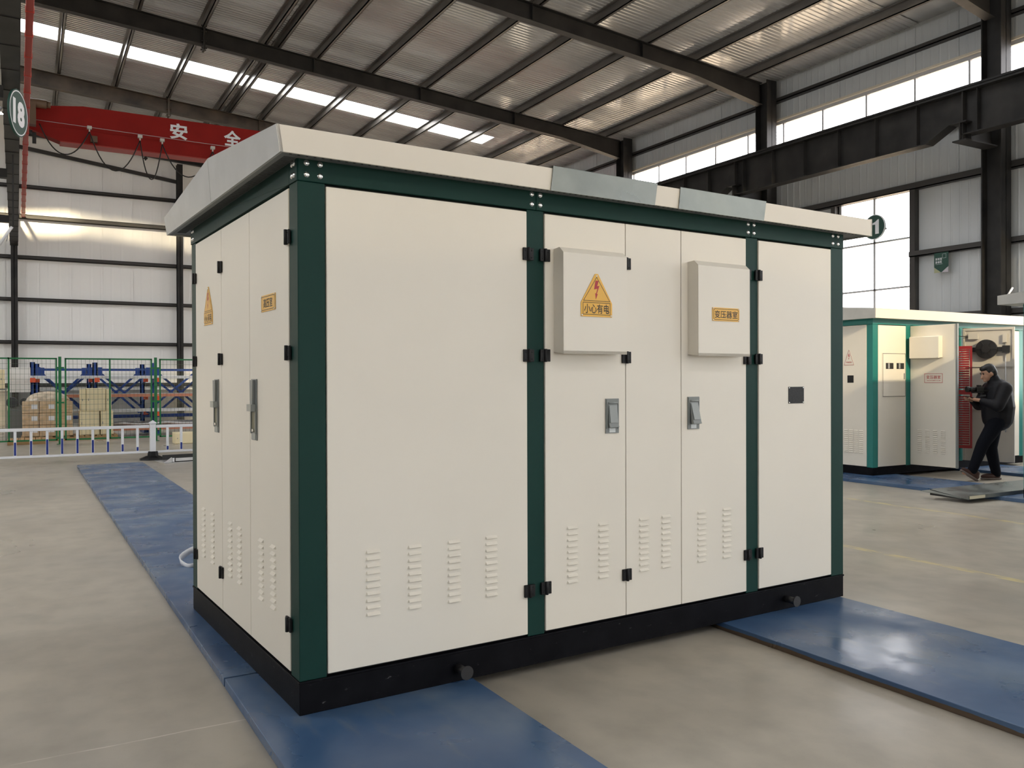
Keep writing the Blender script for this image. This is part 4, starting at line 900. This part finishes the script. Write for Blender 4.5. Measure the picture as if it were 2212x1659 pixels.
# red perforated inner door
rd = MB().box((0, -.012, 0), (.03, .012, 1.58)).box((.37, -.012, 0), (.40, .012, 1.58)).box((.03, -.012, 0), (.37, .012, .05)).box((.03, -.012, .83), (.37, .012, .90)).box((.03, -.012, 1.53), (.37, .012, 1.58))
k = 0
while .06+k*.036 < 1.52:
    z = .06+k*.036
    if not (.80 < z < .90): rd.box((.20, -.004, z), (.36, .004, z+.027))
    k += 1
rd.box((.03, -.004, .05), (.20, .004, 1.53)); rdo = rd.build('inner_mesh_door', M['redmesh'], U, (1.57, -.08, .36), (0, 0, math.radians(-62)))
MB().box((0, 0, 0), (.07, .03, 1.75)).build('inner_frame_upright', M['redmesh'], U, (1.72, .05, .3)); MB().box((.34, -.02, .88), (.36, -.012, .96)).build('latch', M['rivet'], rdo)
MB().tube([(1.95, .1, 1.95), (1.9, -.05, 1.80), (1.98, -.1, 1.86)], .008, 6).build('wire_loop', M['white'], U)
door('F', 2.204, 2.85, .125, 2.24, parent=U); door('F', 2.854, UW-.118, .125, 2.24, parent=U)
# third cabinet at the right edge
U3 = thing('transformer_kiosk', 'teal-framed cabinet whose corner just enters at the right edge', 'cabinet', (10.42, 3.75, .045))
MB().box((0, 0, 0), (2.6, 2.08, .115)).build('base_frame', M['base'], U3)
for a, b_ in ((0, 0), (0, 1.97), (2.49, 0), (2.49, 1.97)): MB().box((a, b_, .115), (a+.11, b_+.11, 2.25)).build('corner_post', M['teal'], U3, bevel=.004)
MB().box((-.004, 0, 2.25), (.1, 2.08, 2.36)).build('top_beam', M['teal'], U3); MB().box((.1, 1.98, 2.25), (2.6, 2.084, 2.36)).build('top_beam', M['teal'], U3); MB().box((.1, 0, 2.25), (2.6, .1, 2.36)).build('top_beam', M['teal'], U3)
u3r = MB().prism([(-.2, 2.44), (1.04, 2.54), (2.28, 2.44), (2.28, 2.33), (-.2, 2.33)], 'x', -.2, 2.8).build('roof', M['grey_white'], U3)
MB().tube([(-.12, 2.2, 2.44), (-.06, 2.2, 2.50), (-.02, 2.2, 2.54)], .012, 6).build('lifting_hook', M['white'], u3r)
door('S', .115, 1.03, .125, 2.24, parent=U3); door('S', 1.034, 1.965, .125, 2.24, parent=U3); MB().box((.02, .02, .115), (2.58, 2.06, 2.3)).build('inner_body', M['cream'], U3)
# galvanised trough on the floor
t = thing('metal_trough', 'long galvanised trough lying on the floor in front of the walking man', 'trough', (9.60, 6.07, .046), math.radians(-1.0))
MB().prism([(0, .012), (.34, .050), (.48, .072), (.48, .064), (.34, .042), (.008, .004)], 'x', .08, 2.6).build('sheet', M['galv'], t)
MB().box((.08, -.012, 0), (2.6, .0, .045)).build('front_lip', M['galv'], t); MB().prism([(0, 0), (.48, 0), (.48, .072), (.34, .05)], 'x', .07, .08).build('end_plate', M['dark'], t)
MB().add([(.08,0,.006),(.08,.48,.066),(.0,.56,.050),(.0,.56,.044),(.08,.48,.060),(.08,0,.0)],[(0,1,2),(5,4,3),(0,2,3,5),(1,4,3,2),(0,5,4,1)]).build('end_flap', M['galv'], t)
MB().box((.10, -.016, .005), (.40, -.0122, .04)).build('pale_label', mat('pale_strip', (.6,.56,.42), .5), t)
for x in (.3, 2.3): MB().box((x, .2, 0), (x+.06, .3, .028)).build('support_block', M['wood'], t)
# ================================================================== PERSON
def capsule(b, p0, r0, p1, r1, sy=1.0, n=14):
    """tapered limb with round ends; sy widens it sideways (local y)"""
    p0 = Vector(p0); p1 = Vector(p1); d = (p1-p0).normalized(); L_ = (p1-p0).length
    a = Vector((0, 1, 0)); a = (a-d*a.dot(d)).normalized(); c = d.cross(a); vs = []; rows = []
    for k in range(4): t = -math.pi/2+k*math.pi/8; rows.append((p0+d*r0*math.sin(t), r0*math.cos(t)))
    rows.append((p0, r0)); rows.append((p1, r1))
    for k in range(1, 5): t = k*math.pi/8; rows.append((p1+d*r1*math.sin(t), r1*math.cos(t)))
    for p, r in rows:
        r = max(r, .001)
        for i in range(n): q = 2*math.pi*i/n; vs.append(p+a*math.cos(q)*r*sy+c*math.sin(q)*r)
    k = len(rows)
    b.add(vs, [(i*n+j, i*n+(j+1) % n, (i+1)*n+(j+1) % n, (i+1)*n+j) for i in range(k-1) for j in range(n)]+[tuple(range(n-1, -1, -1)), tuple(range((k-1)*n, k*n))], 0, True)
def blob(b, name, m, parent, voxel=.012, smooth=3):
    """fuse the limbs into one continuous skin"""
    me = b.mesh(name, m); o = bpy.data.objects.new(name, me); C.objects.link(o)
    r = o.modifiers.new('r', 'REMESH'); r.mode = 'VOXEL'; r.voxel_size = voxel; r.use_smooth_shade = True
    s_ = o.modifiers.new('s', 'SMOOTH'); s_.iterations = smooth; s_.factor = .5
    dg = bpy.context.evaluated_depsgraph_get(); me2 = bpy.data.meshes.new_from_object(o.evaluated_get(dg)); me2.name = name
    me2.materials.clear(); me2.materials.append(m)
    for p in me2.polygons: p.use_smooth = True; p.material_index = 0
    bpy.data.objects.remove(o); bpy.data.meshes.remove(me); return link(name, me2, parent)
man = thing('person', 'man in a black padded jacket and dark trousers walking left, looking at a phone', 'person', (12.14, 7.28, .004), math.radians(150.3))
body = MB()
def tilt(mb, i0, piv=(-.03, 0, 1.50), a=math.radians(22)):
    R3 = Matrix.Rotation(a, 3, 'Y'); p = Vector(piv)
    for k in range(i0, len(mb.v)): mb.v[k] = tuple(R3 @ (Vector(mb.v[k])-p)+p)
# head: skull, face, jaw, nose, ears; tilted down towards the phone
body.ell((-.015, 0, 1.585), (.098, .075, .105)); body.ell((.035, 0, 1.545), (.058, .058, .085)); capsule(body, (.085, 0, 1.575), .012, (.108, 0, 1.535), .016); body.ell((.072, 0, 1.487), (.030, .030, .026))
body.ell((.085, 0, 1.508), (.016, .024, .009)); body.ell((-.005, .078, 1.565), (.020, .010, .030)); body.ell((-.005, -.078, 1.565), (.020, .010, .030))
tilt(body, 0); capsule(body, (-.03, 0, 1.52), .058, (-.075, 0, 1.40), .062)
capsule(body, (-.10, 0, 1.33), .12, (-.11, 0, .92), .12, 1.3)
SH = {1: (-.12, .19, 1.33), -1: (-.10, -.19, 1.33)}; EL = {1: (.02, .25, 1.085), -1: (.03, -.22, 1.09)}; WR = {1: (.19, .10, 1.165), -1: (.20, -.10, 1.16)}
for s_ in (1, -1):
    capsule(body, SH[s_], .05, EL[s_], .042); capsule(body, EL[s_], .042, WR[s_], .028)
HIPS = {1: (-.08, .09, .88), -1: (-.12, -.09, .88)}; KN = {1: (.15, .10, .535), -1: (-.07, -.09, .47)}; AN = {1: (.30, .10, .155), -1: (-.15, -.09, .09)}
for s_ in (1, -1):
    capsule(body, HIPS[s_], .085, KN[s_], .055); capsule(body, KN[s_], .055, AN[s_], .038)
capsule(body, (.30, .10, .12), .035, (.42, .10, .12), .03); capsule(body, (-.15, -.09, .06), .035, (-.03, -.09, .05), .03)
# hands: palm, four fingers of unequal length, thumb leaving the side of the palm
for s_ in (1, -1):
    w_ = Vector(WR[s_]); fw = Vector((.9, -.35*s_, .12)).normalized(); sd = Vector((0, 0, 1)).cross(fw).normalized(); up = fw.cross(sd)
    capsule(body, w_, .026, w_+fw*.075, .024, 1.2)
    for k, ln in enumerate((.058, .068, .064, .050)):
        b0 = w_+fw*.088+sd*(.026-.0175*k); b1 = b0+fw*ln*.55+up*.004; b2 = b1+fw*ln*.35+up*.022
        capsule(body, b0, .0085, b1, .008); capsule(body, b1, .008, b2, .007)
    t0 = w_+fw*.035+sd*.024*-s_; t1 = t0+fw*.03+sd*.022*-s_+up*.018; capsule(body, t0, .0105, t1, .0095); capsule(body, t1, .0095, t1+fw*.03+up*.006, .008)
bd = blob(body, 'body', M['skin'], man, .0075, 2)
hair = MB(); hair.ell((-.034, 0, 1.615), (.096, .084, .090)); hair.ell((-.070, 0, 1.565), (.062, .079, .090)); hair.ell((.020, 0, 1.655), (.066, .068, .042))
hair.ell((-.012, .068, 1.60), (.034, .016, .05)); hair.ell((-.012, -.068, 1.60), (.034, .016, .05)); tilt(hair, 0); ho = blob(hair, 'hair', M['hair'], man, .009, 2)
fc = MB()
for s_ in (1, -1): fc.ell((.078, .030*s_, 1.588), (.012, .014, .006)); fc.ell((.080, .032*s_, 1.604), (.010, .020, .005))
tilt(fc, 0); fc.build('eyes_and_brows', M['hair'], bd)
jk = MB()
capsule(jk, (-.12, 0, 1.29), .185, (-.125, 0, 1.06), .215, 1.15); capsule(jk, (-.125, 0, 1.06), .215, (-.12, 0, .915), .205, 1.10)
capsule(jk, (-.10, .12, 1.375), .085, (-.10, -.12, 1.375), .085); capsule(jk, (-.085, 0, 1.40), .095, (-.055, 0, 1.475), .085)
for s_ in (1, -1):
    capsule(jk, SH[s_], .10, EL[s_], .085); capsule(jk, EL[s_], .082, (Vector(EL[s_])*.15+Vector(WR[s_])*.85), .050)
blob(jk, 'jacket', M['jacket'], man, .013, 3)
tr = MB()
capsule(tr, (-.10, .05, .88), .13, (-.10, -.05, .88), .13)
for s_ in (1, -1):
    capsule(tr, HIPS[s_], .125, KN[s_], .088); capsule(tr, KN[s_], .088, AN[s_], .066)
blob(tr, 'trousers', M['trousers'], man, .013, 3)
def shoe(loc, ry, name='shoe'):
    b = MB(); b.ell((-.05, 0, .055), (.065, .043, .055)); b.ell((.05, 0, .045), (.13, .048, .042)); capsule(b, (-.05, 0, .06), .045, (-.05, 0, .10), .043)
    o = blob(b, name, M['shoe'], man, .009, 2); o.location = loc; o.rotation_euler = (0, ry, 0)
    pr = [(-.115, -.03), (-.07, -.046), (.08, -.05), (.165, -.03), (.18, 0), (.165, .03), (.08, .05), (-.07, .046), (-.115, .03)]
    MB().prism(pr, 'z', 0, .026).build('sole', M['sole'], o, bevel=.006)
shoe((.335, .10, .055), math.radians(-33)); shoe((-.10, -.09, .0), 0)
# camera on a handheld stabiliser and phone
gm = thing('video_camera', 'black camera on a handheld stabiliser held in front of the man', 'camera', (12.14, 7.28, .004), math.radians(150.3))
MB().box((.10, -.05, 1.285), (.20, .05, 1.36)).box((.125, -.03, 1.36), (.175, .03, 1.385)).build('camera_body', M['cam'], gm, bevel=.008)
MB().cyl((.20, 0, 1.322), (.29, 0, 1.322), .036, n=20).cyl((.29, 0, 1.322), (.335, 0, 1.322), .042, n=20).build('lens', M['cam'], gm)
MB().box((.10, -.045, 1.265), (.24, .045, 1.285)).cyl((.15, 0, 1.265), (.15, 0, 1.225), .018, n=12).beam((.15, 0, 1.225), (.08, .06, 1.235), .025, .025).beam((.10, .06, 1.30), (.0, .06, 1.31), .022, .022).cyl((.0, .06, 1.31), (.03, .05, 1.12), .016, n=10).build('stabiliser', M['cam'], gm)
ph = MB().box((-.075, -.037, -.004), (.075, .037, .004), 0).build('phone', M['cam'], None, (12.14-.265*.8686, 7.28+.265*.4955, 1.208), (0, math.radians(-14), math.radians(150.3)), bevel=.003)
tag(ph, 'dark phone held flat in the walking man\'s hands', 'phone')
